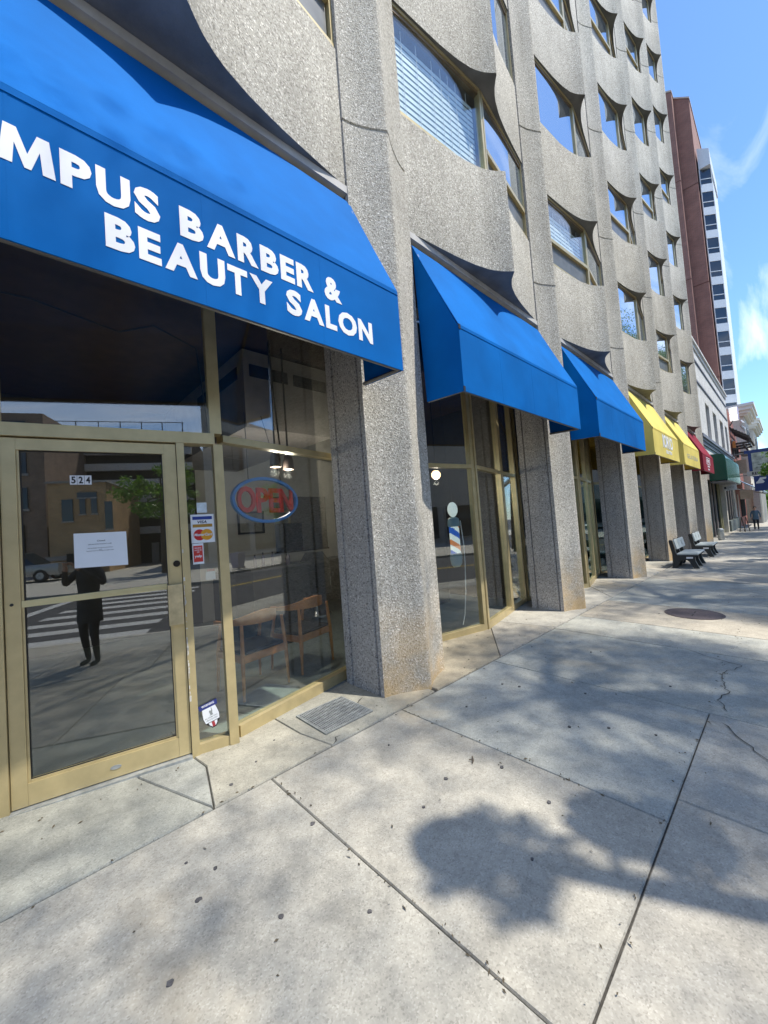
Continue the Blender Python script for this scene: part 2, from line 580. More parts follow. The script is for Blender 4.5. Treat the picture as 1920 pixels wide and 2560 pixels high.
def letters(body, mat, parent, org, w, h, xd=(1, 0, 0), yd=(0, 0, 1), bold=.046, gap=.07, space=.34, extr=.0012):
    """separate letters spread over width w"""
    segs, x = [], 0.0
    for ch in body:
        if ch == ' ':
            x += space; continue
        wd = LW_.get(ch, .62)
        segs.append((ch, x, wd)); x += wd + gap
    tot = x - gap
    k = w / tot
    X_ = Vector(xd)
    for ch, x0, wd in segs:
        if ch == 'M':
            zd = X_.cross(Vector(yd)); o_ = Vector(org) + X_ * (x0 * k); W_ = wd * k
            st, dg_ = .25, .30
            pl = [(0, 0), (.235, 0), (.275, .58), (.44, .0), (.56, 0), (.725, .58), (.765, 0), (1, 0), (.90, 1), (.68, 1), (.5, .40), (.32, 1), (.10, 1)]
            r0 = [tuple(o_ + X_ * (a * W_) + Vector(yd) * (b * h)) for a, b in pl]
            r1 = [tuple(Vector(q) + zd * extr) for q in r0]
            MB().loft([r0, r1]).build('letter', mat, parent)
            continue
        p = Vector(org) + X_ * (x0 * k)
        text('letter', ch, mat, parent, p, wd * k, h * (1.0 if ch not in 'OSCGU&' else 1.03), xd, yd, bold=bold * (.3 if ch in 'M' else 1), extr=extr)


LW_ = dict(M=.80, P=.50, U=.60, S=.50, B=.53, A=.70, R=.56, E=.44, Y=.66, T=.52, L=.42, O=.76, N=.62, C=.64, G=.72, I=.15, K=.6, F=.42)
LW_['&'] = .66

# ================================================================ SETTING
BAY, PX1, PW = 3.77956, 2.24628, .82
NB = 6
def px(i): return PX1 + BAY * (i - 1)          # left corner of pier i (pier 1 stands right of bay 1)
def bx(b): return px(b - 1) + PW               # left end of bay b
GAP = BAY - PW

# terrain under everything
t_ = MB()
xs = [-900, -200, -60, -30, 0, 30, 60, 90, 200, 900]
def terr(x, y): return gz(x, y) - .34
ys = [-900, -200, -60, -4.4, 3, 60, 900]
for i in range(len(xs) - 1):
    for j in range(len(ys) - 1):
        q = [(xs[i], ys[j]), (xs[i + 1], ys[j]), (xs[i + 1], ys[j + 1]), (xs[i], ys[j + 1])]
        def tz(x, y): return gz(x, min(y, 3)) - .34
        t_.quad(*[(x, y, tz(x, y)) for x, y in q])
tag(t_.build('ground', asphalt), kind='structure')

# road with crosswalk
CURB = -4.3
def rz(x, y): return gz(x, CURB) - .13
rd = MB()
for x0 in range(-60, 90, 10):
    rd.quad((x0, -13, rz(x0, 0)), (x0 + 10, -13, rz(x0 + 10, 0)), (x0 + 10, CURB - .15, rz(x0 + 10, 0)), (x0, CURB - .15, rz(x0, 0)))
road = tag(rd.build('road', asphalt), kind='structure')
stripe_mat = M('road_paint', (.44, .44, .43), .7, vary=.2, vscale=12)
for k in range(8):
    y0 = CURB - .75 - k * .98
    c = MB(); x0, x1 = -3.6 + .12 * k * 0, -.7
    c.quad((x0, y0 - .42, rz(x0, 0) + .005), (x1, y0 - .42, rz(x1, 0) + .005), (x1, y0, rz(x1, 0) + .005), (x0, y0, rz(x0, 0) + .005))
    c.build('crosswalk_stripe', stripe_mat, road)
c = MB(); c.quad((-4.5, -12.6, rz(-4.5, 0) + .005), (-4.2, -12.6, rz(-4.2, 0) + .005), (-4.2, CURB - .6, rz(-4.2, 0) + .005), (-4.5, CURB - .6, rz(-4.5, 0) + .005))
c.build('stop_line', stripe_mat, road)
for y_ in (-8.6, -8.75):
    c = MB()
    for x0 in range(4, 88, 6):
        c.quad((x0, y_, rz(x0, 0) + .005), (x0 + 6, y_, rz(x0 + 6, 0) + .005), (x0 + 6, y_ + .09, rz(x0 + 6, 0) + .005), (x0, y_ + .09, rz(x0, 0) + .005))
    c.build('centre_line', M('yellow_road_paint', (.5, .36, .05), .7, vary=.2), road)

concrete_kerb = M('kerb_concrete', (.42, .40, .35), .85, vary=.15)
kb = MB()
for x0 in range(-60, 90, 3):
    kb.loft([[(x, CURB - .15, gz(x, CURB) - .3), (x, CURB - .01, gz(x, CURB) - .3), (x, CURB - .01, gz(x, CURB)), (x, CURB - .13, gz(x, CURB)), (x, CURB - .15, gz(x, CURB) - .02)] for x in (x0 + .006, x0 + 2.994)])
tag(kb.build('kerb', concrete_kerb), kind='structure')

# sidewalk: a dirt bed with separate slabs
sb = MB()
for x0 in range(-60, 90, 10):
    def bz(x, y): return gz(x, y) - .013
    sb.quad(*[(x, y, bz(x, y)) for x, y in ((x0, CURB), (x0 + 10, CURB), (x0 + 10, .9), (x0, .9))])
walk = tag(sb.build('sidewalk', bed_mat), kind='structure')


def slab(poly, inset=.0065, drop=0., zf=gz, tone=None):
    """one concrete slab: top at walking level, worn rounded edge"""
    n = len(poly)
    cx_ = sum(p[0] for p in poly) / n; cy_ = sum(p[1] for p in poly) / n
    # subdivide edges so that wear can wobble them
    pts = []
    for i in range(n):
        a, b = Vector(poly[i]), Vector(poly[(i + 1) % n])
        k = max(1, int((b - a).length / .16))
        for q_ in range(k):
            pts.append(a.lerp(b, q_ / k))
    m_ = len(pts)
    def off(d):
        out = []
        for i in range(m_):
            a, b, c_ = pts[i - 1], pts[i], pts[(i + 1) % m_]
            e1 = (b - a).normalized(); e2 = (c_ - b).normalized()
            n1 = Vector((-e1.y, e1.x)); n2 = Vector((-e2.y, e2.x))
            bis = n1 + n2
            bis = bis / max(bis.length_squared, .3) * 2 / 2
            wob = random.uniform(-.0018, .0018)
            out.append(b + bis * (d + wob))
        return out
    r0, r1 = off(inset), off(inset + .009)
    mb = MB()
    mb.loft([[(p.x, p.y, zf(p.x, p.y) - .07) for p in r0], [(p.x, p.y, zf(p.x, p.y) - .008 - drop) for p in r0], [(p.x, p.y, zf(p.x, p.y) - drop) for p in r1]])
    o = mb.build('slab', slab_mat, walk)
    if tone is None:
        k_ = random.uniform(.88, 1.03); w__ = random.uniform(-.03, .04)
        tone = (k_ * (1 + w__), k_ * .985, k_ * (.95 - w__))
    o.color = (*tone, 1)
    return o


random.seed(4)
J1 = [-4.3, -2.95, -1.55, -.15, 1.085, 2.192, 3.563, 5.07, 5.9, 7.2, 8.6, 10.0, 11.35, 12.7, 14.1, 15.4, 16.8, 18.2, 19.6, 21.0, 22.4, 23.8, 25.2, 26.6, 28, 29.4, 30.8, 32.2, 33.6, 35, 36.4, 37.8, 40, 43, 46, 50, 55, 60, 66]
YA, YB, YC = -.235, -1.955, -3.35
for a, b in zip(J1[:-1], J1[1:]):
    tone = {2.192: (.90, .95, .96), 3.563: (.86, .91, .91), 5.07: (.94, .96, .93), 5.9: (.97, .90, .80), 7.2: (.88, .92, .92), 8.6: (.9, .93, .92), 1.085: (1.02, .99, .93), -.15: (1.0, .98, .93)}.get(a)
    yl = YB if b < 3.6 else YC
    slab([(a, yl), (b, yl), (b, YA - .007), (a, YA - .007)], drop=random.uniform(0, .004), tone=tone)
J2 = [-4.3, -2.6, -1.2, .05, 1.138, 2.40, 3.563, 4.95, 6.2, 7.5, 8.9, 10.3, 11.7, 13.1, 14.5, 15.9, 17.3, 18.7, 20.1, 21.5, 23, 25, 27, 29, 31, 33, 35, 38, 42, 46, 50, 55, 60, 66]
for a, b in zip(J2[:-1], J2[1:]):
    if b < 3.6: slab([(a, YC), (b, YC), (b, YB), (a, YB)], drop=random.uniform(0, .004))
    slab([(a, CURB), (b, CURB), (b, YC), (a, YC)], drop=random.uniform(0, .004))
# strip along the building
YD = .82
slab([(-1.3, YA), (.76, YA), (.546, .371), (.5, YD), (-1.3, YD)], tone=(.86, .89, .86))
slab([(.76, YA), (.868, .18), (.841, .40), (.841, YD), (.5, YD), (.546, .371)], tone=(.84, .88, .88))
slab([(.76, YA), (1.53, YA), (1.469, .051), (1.44, YD), (.841, YD), (.841, .40), (.868, .18)], tone=(.93, .91, .83))
slab([(1.53, YA), (2.62, YA), (2.62, YD), (1.44, YD), (1.469, .051)], tone=(.80, .80, .75))
for b in range(2, NB + 1):
    l, r_ = px(b - 1) + .41, px(b) + .41
    ax = bx(b) + 1.5
    slab([(l, YA), (ax - .85, YA), (ax + .18, .5), (ax - .1, YD), (l, YD)], tone=(.97, .87, .70) if b == 2 else None)
    slab([(ax - .85, YA), (ax + .55, YA), (ax + .4, .5), (ax + .45, YD), (ax - .1, YD), (ax + .18, .5)])
    slab([(ax + .55, YA), (r_, YA), (r_, YD), (ax + .45, YD), (ax + .4, .5)])
xe = px(NB) + .41
for a in range(0, 44, 3):
    slab([(xe + a, YA), (xe + a + 3, YA), (xe + a + 3, YD), (xe + a, YD)])

# cracks in the slabs
def crack(pts, w):
    mb = MB(); rr = random.Random(7)
    dense = []
    for a, b in zip(pts[:-1], pts[1:]):
        k = max(2, int(math.dist(a, b) / .05))
        for q_ in range(k):
            t = q_ / k
            dense.append((a[0] + (b[0] - a[0]) * t + rr.uniform(-.02, .02), a[1] + (b[1] - a[1]) * t + rr.uniform(-.02, .02)))
    L, Rr = [], []
    for i, p in enumerate(dense):
        a, b = dense[max(i - 1, 0)], dense[min(i + 1, len(dense) - 1)]
        d_ = math.dist(a, b) or 1
        nx, ny = -(b[1] - a[1]) / d_, (b[0] - a[0]) / d_
        ww = w * rr.uniform(.5, 1.2) * (1 if 0 < i < len(dense) - 1 else .2)
        L.append((p[0] + nx * ww, p[1] + ny * ww)); Rr.append((p[0] - nx * ww, p[1] - ny * ww))
    for i in range(len(dense) - 1):
        mb.quad(*[(x, y, gz(x, y) + .003) for x, y in (Rr[i], Rr[i + 1], L[i + 1], L[i])])
    mb.build('crack', bed_mat, walk)


crack([(5.03, -1.62), (4.80, -2.05), (4.45, -1.93), (4.06, -2.02), (3.85, -1.98), (3.6, -2.06)], .0035)
crack([(3.45, -2.02), (3.27, -2.15), (3.11, -2.25), (2.9, -2.5)], .004)
crack([(1.55, -.22), (1.60, -.17), (1.72, -.20)], .006)
crack([(1.98, -.08), (2.05, .1), (2.2, .2)], .006)
# chewing gum, flattened and black
rg = random.Random(12)
gum_mat = M('old_chewing_gum', (.085, .08, .08), .85, vary=.4, vscale=60)
gum_pts = [(1.05, -.72), (2.05, -1.18), (2.55, -.6), (2.75, -1.3), (.35, -.95), (1.5, -1.05), (.95, -1.25), (.62, -.62), (3.0, -1.75), (1.95, -1.5), (3.35, -1.2), (4.4, -.9), (4.2, -.35), (3.1, -.6), (1.75, -1.0), (2.9, -1.5), (1.1, -.02), (1.3, .12), (.9, -.12)]
for k in range(14):
    gum_pts.append((rg.uniform(-.2, 12), rg.uniform(-2.6, -.3)))
for (x, y) in gum_pts:
    n = 9; r0 = rg.uniform(.006, .013)
    poly = [(x + r0 * rg.uniform(.7, 1.2) * math.cos(2 * math.pi * k / n), y + r0 * rg.uniform(.6, 1.1) * math.sin(2 * math.pi * k / n)) for k in range(n)]
    MB().prism(poly, lambda a, b: gz(a, b) - .002, lambda a, b: gz(a, b) + .003).build('gum_spot', gum_mat, walk)

# ================================================================ CONCRETE BUILDING
bld = thing('concrete_building', 'tall grey exposed aggregate building with curved cusped panels above the shops', 'building')
ZS, SPH, FLH = 4.421, 1.283, 2.559
NF = 9
ZTOP = ZS + FLH * NF

# piers
front = [(0, 0), (.06, -.012), (.13, -.035), (.20, -.068), (.27, -.106), (.325, -.14), (.37, -.168), (.39, -.174), (.41, -.168), (.46, -.136), (.52, -.102), (.60, -.064), (.68, -.032), (.76, -.01), (.82, 0)]
right = [(.82, .045), (.79, .048), (.79, .066), (.82, .069), (.82, .395), (.79, .398), (.79, .416), (.82, .419), (.82, .50)]
left = [(0, .50), (0, .419), (.03, .416), (.03, .398), (0, .395), (0, .069), (.03, .066), (.03, .048), (0, .045)]
prof = front + right + left
def shrink(p, k): return [(.41 + (x - .41) * (1 - k / .41), y + (k if y < .02 else 0)) for x, y in p]
zj = [5.035 + FLH * k for k in range(9)]
rings = [[(x, y, -.45) for x, y in prof]]
for z in zj:
    sp_ = shrink(prof, .010)
    for dz, pp in ((-.016, prof), (-.010, sp_), (.010, sp_), (.016, prof)):
        rings.append([(x, y, z + dz) for x, y in pp])
rings.append([(x, y, ZTOP + .3) for x, y in prof])
pm = MB(); pm.loft(rings)
nfr, ntot = len(front), len(prof)
# smooth side faces use the ground aggregate
k = 0
for fi in range(len(pm.f) - 2):
    if (fi % ntot) >= nfr - 1: pm.mi[fi] = 1
pier_me = pm.mesh('pier', [pier_mat, side_mat], smooth=True)
for i in range(0, NB + 1):
    link('pier', pier_me, bld, (px(i), 0, 0))

# spandrel panels: brace-shaped plan with a sharp arris in the middle
half = [(0, -.362), (.02, -.350), (.06, -.315), (.13, -.262), (.22, -.213), (.30, -.180), (.48, -.128), (.65, -.094), (.8, -.068), (1.1, -.028), (1.48, .018)]
XC = 1.52
planL = [(XC - u * XC / 1.48, y) for u, y in half[::-1]]
planR = [(XC + u * (GAP - XC) / 1.48, y) for u, y in half[1:]]
plan = planL + planR
spoly = [(x, y) for x, y in plan] + [(GAP, .33), (0, .33)]
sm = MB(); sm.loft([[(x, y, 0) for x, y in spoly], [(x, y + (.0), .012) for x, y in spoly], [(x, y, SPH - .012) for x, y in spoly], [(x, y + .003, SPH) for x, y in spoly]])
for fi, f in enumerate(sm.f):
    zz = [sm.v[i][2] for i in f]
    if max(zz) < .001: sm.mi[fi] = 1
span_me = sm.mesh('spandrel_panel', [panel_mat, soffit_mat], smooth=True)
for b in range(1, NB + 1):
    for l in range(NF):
        link('spandrel_panel', span_me, bld, (bx(b), 0, ZS + FLH * l))

# core behind the skin
cm = MB(); cm.box(px(0) + .02, .34, ZS + .25, px(NB) + .80, 9, ZTOP + .2)
cm.build('core_wall', core_mat, bld)
cm = MB(); cm.box(px(0) + .2, .8, ZTOP + .21, px(NB) + .6, 8.8, ZTOP + .4); cm.build('roof', core_mat, bld)
cm = MB(); cm.box(px(0) + .02, 5.4, -.5, px(NB) + .80, 9, ZS + .25); cm.build('rear_wall', core_mat, bld)
for xx in (px(0) + .1, px(NB) + .6):
    MB().box(xx, .78, -.5, xx + .14, 5.4, ZS + .25).build('side_wall', core_mat, bld)
# soffit over the shopfronts and the painted beam against which the awnings are fixed
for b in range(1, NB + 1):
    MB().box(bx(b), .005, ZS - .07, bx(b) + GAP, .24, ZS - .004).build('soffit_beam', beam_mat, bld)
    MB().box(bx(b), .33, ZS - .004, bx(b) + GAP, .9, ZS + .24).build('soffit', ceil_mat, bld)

# upper windows
AY, EY = -.10, .06
def wframe(side):
    if side == 'L':
        a, b = (0, EY), (XC, AY)
    else:
        a, b = (XC, AY), (GAP, EY)
    d_ = math.dist(a, b)
    return (a[0], a[1], (b[0] - a[0]) / d_, (b[1] - a[1]) / d_), d_
WCACHE = {}
WH = FLH - SPH
def wmesh(key):
    if key in WCACHE: return WCACHE[key]
    hopL, hopR, blind = key
    fr_, panes, dark, hop = MB(), [], MB(), []
    for side, hp in (('L', hopL), ('R', hopR)):
        f, L = wframe(side)
        fr_.fbox(f, .01, L - .01, .002, .05, -.05, .03)
        fr_.fbox(f, .01, L - .01, WH - .035, WH - .002, -.05, .025)
        dark.fbox(f, .012, L - .012, WH - .08, WH - .034, -.06, .012)
        if side == 'L':
            fr_.fbox(f, .004, .034, .05, WH - .03, -.05, .022); fr_.fbox(f, L - .042, L - .004, .05, WH - .03, -.05, .026)
        else:
            fr_.fbox(f, .004, .042, .05, WH - .03, -.05, .026); fr_.fbox(f, L - .034, L - .004, .05, WH - .03, -.05, .022)
        z0 = .05
        if hp:
            fr_.fbox(f, .045, L - .045, .44, .50, -.05, .03)
            q = MB(); q.fbox(f, .05, L - .05, .051, .439, -.03, -.015); hop.append(q.mesh('hopper_panel', hopper_mat))
            z0 = .50
        q = MB(); q.fbox(f, .035, L - .0425, z0 + .001, WH - .081, -.012, -.002)
        panes.append(q.mesh('pane', glass_clear if (blind and side == 'L') else sky_glass))
    dk = dark
    slats = None
    if blind:
        f, L = wframe('L')
        n = int((WH - .14 - (.5 if hopL else .05)) / .074)
        q = MB(); q.fbox(f, .06, L - .07, 0, .052, -.085, -.081)
        # tilt the slat a little
        q.v = [(x, y + (z - .025) * .04, z) for x, y, z in q.v]
        slats = (q.mesh('blind_slat', slat_mat), n, (.5 if hopL else .05))
        back = MB(); back.fbox(f, .05, L - .05, .05, WH - .1, -.2, -.18)
        slats += (back.mesh('blind_backing', M('dim_room', (.17, .26, .28), .9, vary=.1)),)
        cords = MB()
        for s_ in (.22, .45, .7, .85, .98, 1.12, 1.32):
            cords.fbox(f, s_, s_ + .006, .05, WH - .11, -.066, -.062)
        slats += (cords.mesh('blind_cord', cord_mat),)
    WCACHE[key] = (fr_.mesh('window', gold_mat), dk.mesh('window_head', gold_dark), panes, hop, slats)
    return WCACHE[key]


rw = random.Random(3)
for b in range(1, NB + 1):
    for l in range(NF - 1):
        key = (False, False, False)
        if (b, l) == (2, 0): key = (False, True, True)
        elif (b, l) == (3, 0): key = (True, True, True)
        elif (b, l) in ((4, 1), (5, 0), (3, 2), (4, 3), (1, 0), (6, 3), (5, 4)): key = (True, True, False)
        elif (b, l) == (5, 2): key = (True, False, False)
        fm, dm, panes, hop, slats = wmesh(key)
        loc = (bx(b), 0, ZS + FLH * l + SPH)
        w = link('window', fm, bld, loc)
        link('window_head', dm, w)
        for q in panes: link('pane', q, w)
        for q in hop: link('hopper_panel', q, w)
        if slats:
            link('blind_backing', slats[3], w)
            link('blind_cord', slats[4], w)
            for k in range(slats[1]):
                link('blind_slat', slats[0], w, (0, 0, slats[2] + .01 + k * .074))

# ---------------------------------------------------------------- shopfronts
def frame_of(a, b):
    d_ = math.dist(a, b)
    return (a[0], a[1], (b[0] - a[0]) / d_, (b[1] - a[1]) / d_), d_


def glazing(fr, s0, s1, zb, zt, gmat, postL=True, postR=True, transom=2.105, base=.0, pw=.055):
    """shopfront unit: sill, posts, transom bar, head and two panes"""
    mb = MB()
    mb.fbox(fr, s0, s1, zb, zb + .085, -.05, .035)
    mb.fbox(fr, s0, s1, transom, transom + .05, -.05, .03)
    if postL: mb.fbox(fr, s0, s0 + pw, zb + .086, transom - .001, -.05, .034); mb.fbox(fr, s0, s0 + pw, transom + .051, zt, -.05, .034)
    if postR: mb.fbox(fr, s1 - pw, s1, zb + .086, transom - .001, -.05, .034); mb.fbox(fr, s1 - pw, s1, transom + .051, zt, -.05, .034)
    f = mb.build('shopfront', gold_mat, bld)
    a = s0 + (pw if postL else 0) + .001; b = s1 - (pw if postR else 0) - .001
    MB().fbox(fr, a, b, zb + .086, transom - .001, -.012, -.004).build('pane', gmat, f)
    MB().fbox(fr, a, b, transom + .051, zt - .01, -.012, -.004).build('transom_pane', glass_shop, f)
    return f


ZT = ZS - .1
# bay 1: door unit left of the apex
A1 = (1.115, .318)
L1 = (bx(1) + .0, .74)
frD, LD = frame_of(L1, A1)
R1 = (px(1) + .36, .662)
frW, LW = frame_of((A1[0] + .02, A1[1] + .047), R1)
def sD(x): return (x - L1[0]) / frD[2]
zf1 = .012
s_dl, s_dr = sD(.0), sD(.847)
glazing(frD, 0, s_dl - .065, .03, ZT, glass_shop)
# door frame posts and transom bar
df = MB()
df.fbox(frD, s_dl - .064, s_dl - .004, .0, 2.069, -.06, .04)
df.fbox(frD, s_dl - .064, s_dl - .004, 2.146, ZT, -.06, .04)
df.fbox(frD, s_dr + .004, s_dr + .05, .0, 2.069, -.06, .04)
df.fbox(frD, s_dl - .064, LD - .03, 2.07, 2.145, -.06, .045)
df.fbox(frD, LD - .04, LD + .02, .0, 2.069, -.06, .04)
df.fbox(frD, LD - .055, LD + .02, 2.146, ZT, -.06, .04)
df.fbox(frD, s_dr + .051, LD - .041, .005, .07, -.05, .03)
shop1 = df.build('shopfront', gold_mat, bld)
MB().fbox(frD, s_dl - .003, LD - .056, 2.146, ZT - .01, -.012, -.004).build('transom_pane', glass_shop, shop1)
MB().fbox(frD, s_dr + .051, LD - .041, .071, 2.069, -.012, -.004).build('sidelight_pane', glass_shop, shop1)
MB().fbox(frD, s_dl - .003, s_dr + .003, -.005, .028, -.06, .06).build('threshold', steel_mat, shop1)
# the door leaf
dm = MB()
DW = .068
dm.fbox(frD, s_dl, s_dl + DW, .034, 2.062, -.028, .022)
dm.fbox(frD, s_dr - DW, s_dr, .034, 2.062, -.028, .022)
dm.fbox(frD, s_dl + DW + .0005, s_dr - DW - .0005, .034, .150, -.026, .020)
dm.fbox(frD, s_dl + DW + .0005, s_dr - DW - .0005, 1.995, 2.062, -.026, .020)
for (a, b, c_, d2) in ((s_dl + DW, s_dl + DW + .012, .151, 1.994), (s_dr - DW - .012, s_dr - DW, .151, 1.994)):
    dm.fbox(frD, a + .0005, b, c_, d2, -.02, .012)
dm.fbox(frD, s_dl + DW + .013, s_dr - DW - .013, .151, .163, -.02, .012)
door = dm.build('door', gold_mat, bld)
MB().fbox(frD, s_dl + DW + .0125, s_dr - DW - .0125, .1635, 1.9935, -.006, .0).build('pane', glass_shop, door)
pb = MB(); pb.fbox(frD, s_dl + DW + .001, s_dr - .09, 1.106, 1.142, .0005, .018)
for z_ in (1.114, 1.125): pb.fbox(frD, s_dl + DW + .3, s_dr - .09, z_, z_ + .006, .0181, .021)
pb.build('push_bar', M('pale_gold_bar', (.66, .57, .31), .35, .4, vary=.08), door)
hp = MB()
hp.fbox(frD, s_dr - .088, s_dr - .004, .876, 1.134, .024, .034)
hp.fbox(frD, s_dr - .088, s_dr - .078, .876, 1.134, .034, .075)
hp.fbox(frD, s_dr - .0775, s_dr - .004, .876, .884, .034, .07)
hp.fbox(frD, s_dr - .0775, s_dr - .004, .8845, 1.134, .062, .07)
hp.build('handle_plate', brass_mat, door)
def disc_on(fr, s, z, rad, o0, o1, n=18):
    ox, oy, dx_, dy_ = fr; nx, ny = dy_, -dx_
    mb = MB(); rg_ = []
    for o in (o0, o1):
        rg_.append([(ox + (s + rad * math.cos(2 * math.pi * k / n)) * dx_ + o * nx, oy + (s + rad * math.cos(2 * math.pi * k / n)) * dy_ + o * ny, z + rad * math.sin(2 * math.pi * k / n)) for k in range(n)])
    mb.loft(rg_)
    return mb
disc_on(frD, s_dr - .028, 1.266, .021, .022, .034).build('lock', M('dark_lock', (.04, .035, .03), .35, .8, vary=.1), door)
disc_on(frD, s_dl + .03, 1.128, .008, .022, .027).build('screw', dark_mat, door)
gk = MB()
for (a, b, c_, d_) in ((s_dl + DW + .0125, s_dl + DW + .017, .1635, 1.9935), (s_dr - DW - .017, s_dr - DW - .0125, .1635, 1.9935), (s_dl + DW + .0175, s_dr - DW - .0175, .1635, .168), (s_dl + DW + .0175, s_dr - DW - .0175, 1.989, 1.9935)):
    gk.fbox(frD, a, b, c_, d_, .0005, .006)
gk.build('glass_gasket', black_mat, door)
MB().fbox(frD, s_dr + .0005, s_dr + .0038, .03, 2.066, -.03, .012).build('door_gap', dark_void, shop1)
scuff = M('bare_scuffed_metal', (.72, .70, .64), .5, .2, vary=.2)
rs = random.Random(8)
for k in range(46):
    z_ = .35 + abs(rs.gauss(0, .45)); h_ = rs.uniform(.004, .03)
    if z_ > 1.5: continue
    MB().fbox(frD, s_dr + .0045 + rs.uniform(0, .004), s_dr + .009 + rs.uniform(0, .007), z_, z_ + h_, .0402, .0408).build('scuff', scuff, shop1)
ov = disc_on(frD, (s_dl + s_dr) / 2 + .03, .094, .028, .02, .023); ov.v = [(x, y, .094 + (z - .094) * .42) for x, y, z in ov.v]
ov.build('maker_badge', steel_mat, door)
# right window of bay 1
glazing(frW, .02, LW + .02, .0, ZT, glass_shop, postL=False, pw=.04)

# bays 2..6
for b in range(2, NB + 1):
    x0 = bx(b)
    zb = gz(x0 + 1.5, .5) - .01
    dz = zb + .03
    A = (x0 + 1.5, .43); Lp = (x0 - .38, .812); Rp = (x0 + GAP + .38, .812)
    f1, l1 = frame_of(Lp, A); f2, l2 = frame_of(A, Rp)
    g1 = glass_shop if b in (2, 3) else glass_teal
    g2 = glass_shop if b == 2 else glass_teal
    glazing(f1, .0, l1 - .03, zb, ZT, g1, postR=True, transom=2.105 + min(0, dz * .3))
    glazing(f2, -.028, l2 * .58, zb, ZT, g2, postL=True, transom=2.105 + min(0, dz * .3))
    glazing(f2, l2 * .58 + .001, l2, zb, ZT, g2, postL=True, transom=2.105 + min(0, dz * .3))

# ---------------------------------------------------------------- shop interiors (setting)
fl = MB()
fl.prism([(px(0) + .85, .76), (L1[0] + .1, .75), (A1[0], A1[1] + .05), (R1[0], R1[1] + .05), (px(1) + .8, .86), (px(1) + .8, 5.4), (px(0) + .85, 5.4)], -.3, .016)
tag(fl.build('shop_floor', tile_mat), kind='structure')
for b in range(2, NB + 1):
    x0 = bx(b); zb = gz(x0 + 1.5, .5)
    f_ = MB(); f_.prism([(x0 - .4, .86), (x0 + 1.5, .48), (x0 + GAP + .38, .86), (x0 + GAP + .38, 5.4), (x0 - .4, 5.4)], zb - .3, zb + .012)
    tag(f_.build('shop_floor', tile_mat), kind='structure')
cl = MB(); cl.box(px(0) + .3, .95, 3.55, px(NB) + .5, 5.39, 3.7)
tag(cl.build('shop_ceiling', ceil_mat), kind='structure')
dim_wall = M('dim_brown_wall', (.055, .052, .047), .85)  # dark colour stands in for the gloom inside the shop
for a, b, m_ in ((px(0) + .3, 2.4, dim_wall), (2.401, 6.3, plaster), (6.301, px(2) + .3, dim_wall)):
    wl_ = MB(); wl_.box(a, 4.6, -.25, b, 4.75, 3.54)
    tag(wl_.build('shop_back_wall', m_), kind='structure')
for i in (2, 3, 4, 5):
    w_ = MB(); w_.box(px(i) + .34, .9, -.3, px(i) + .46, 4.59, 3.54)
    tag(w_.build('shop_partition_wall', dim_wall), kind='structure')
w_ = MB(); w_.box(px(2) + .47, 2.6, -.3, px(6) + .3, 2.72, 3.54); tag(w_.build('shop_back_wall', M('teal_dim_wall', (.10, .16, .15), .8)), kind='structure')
# bulkhead with slot vents seen above the transom
bh = thing('ceiling_bulkhead', 'pale boxed bulkhead with dark slot vents under the shop ceiling', 'bulkhead')
MB().box(1.95, 1.6, 2.62, 3.1, 4.5, 3.5).build('housing', M('bulkhead_paint', (.30, .27, .255), .85), bh)
for xa in (2.02, 2.58):
    MB().box(xa, 1.59, 3.2, xa + .48, 1.599, 3.34).build('slot_vent', dark_void, bh)
MB().box(1.94, 1.75, 3.2, 1.949, 3.0, 3.34).build('slot_vent', dark_void, bh)

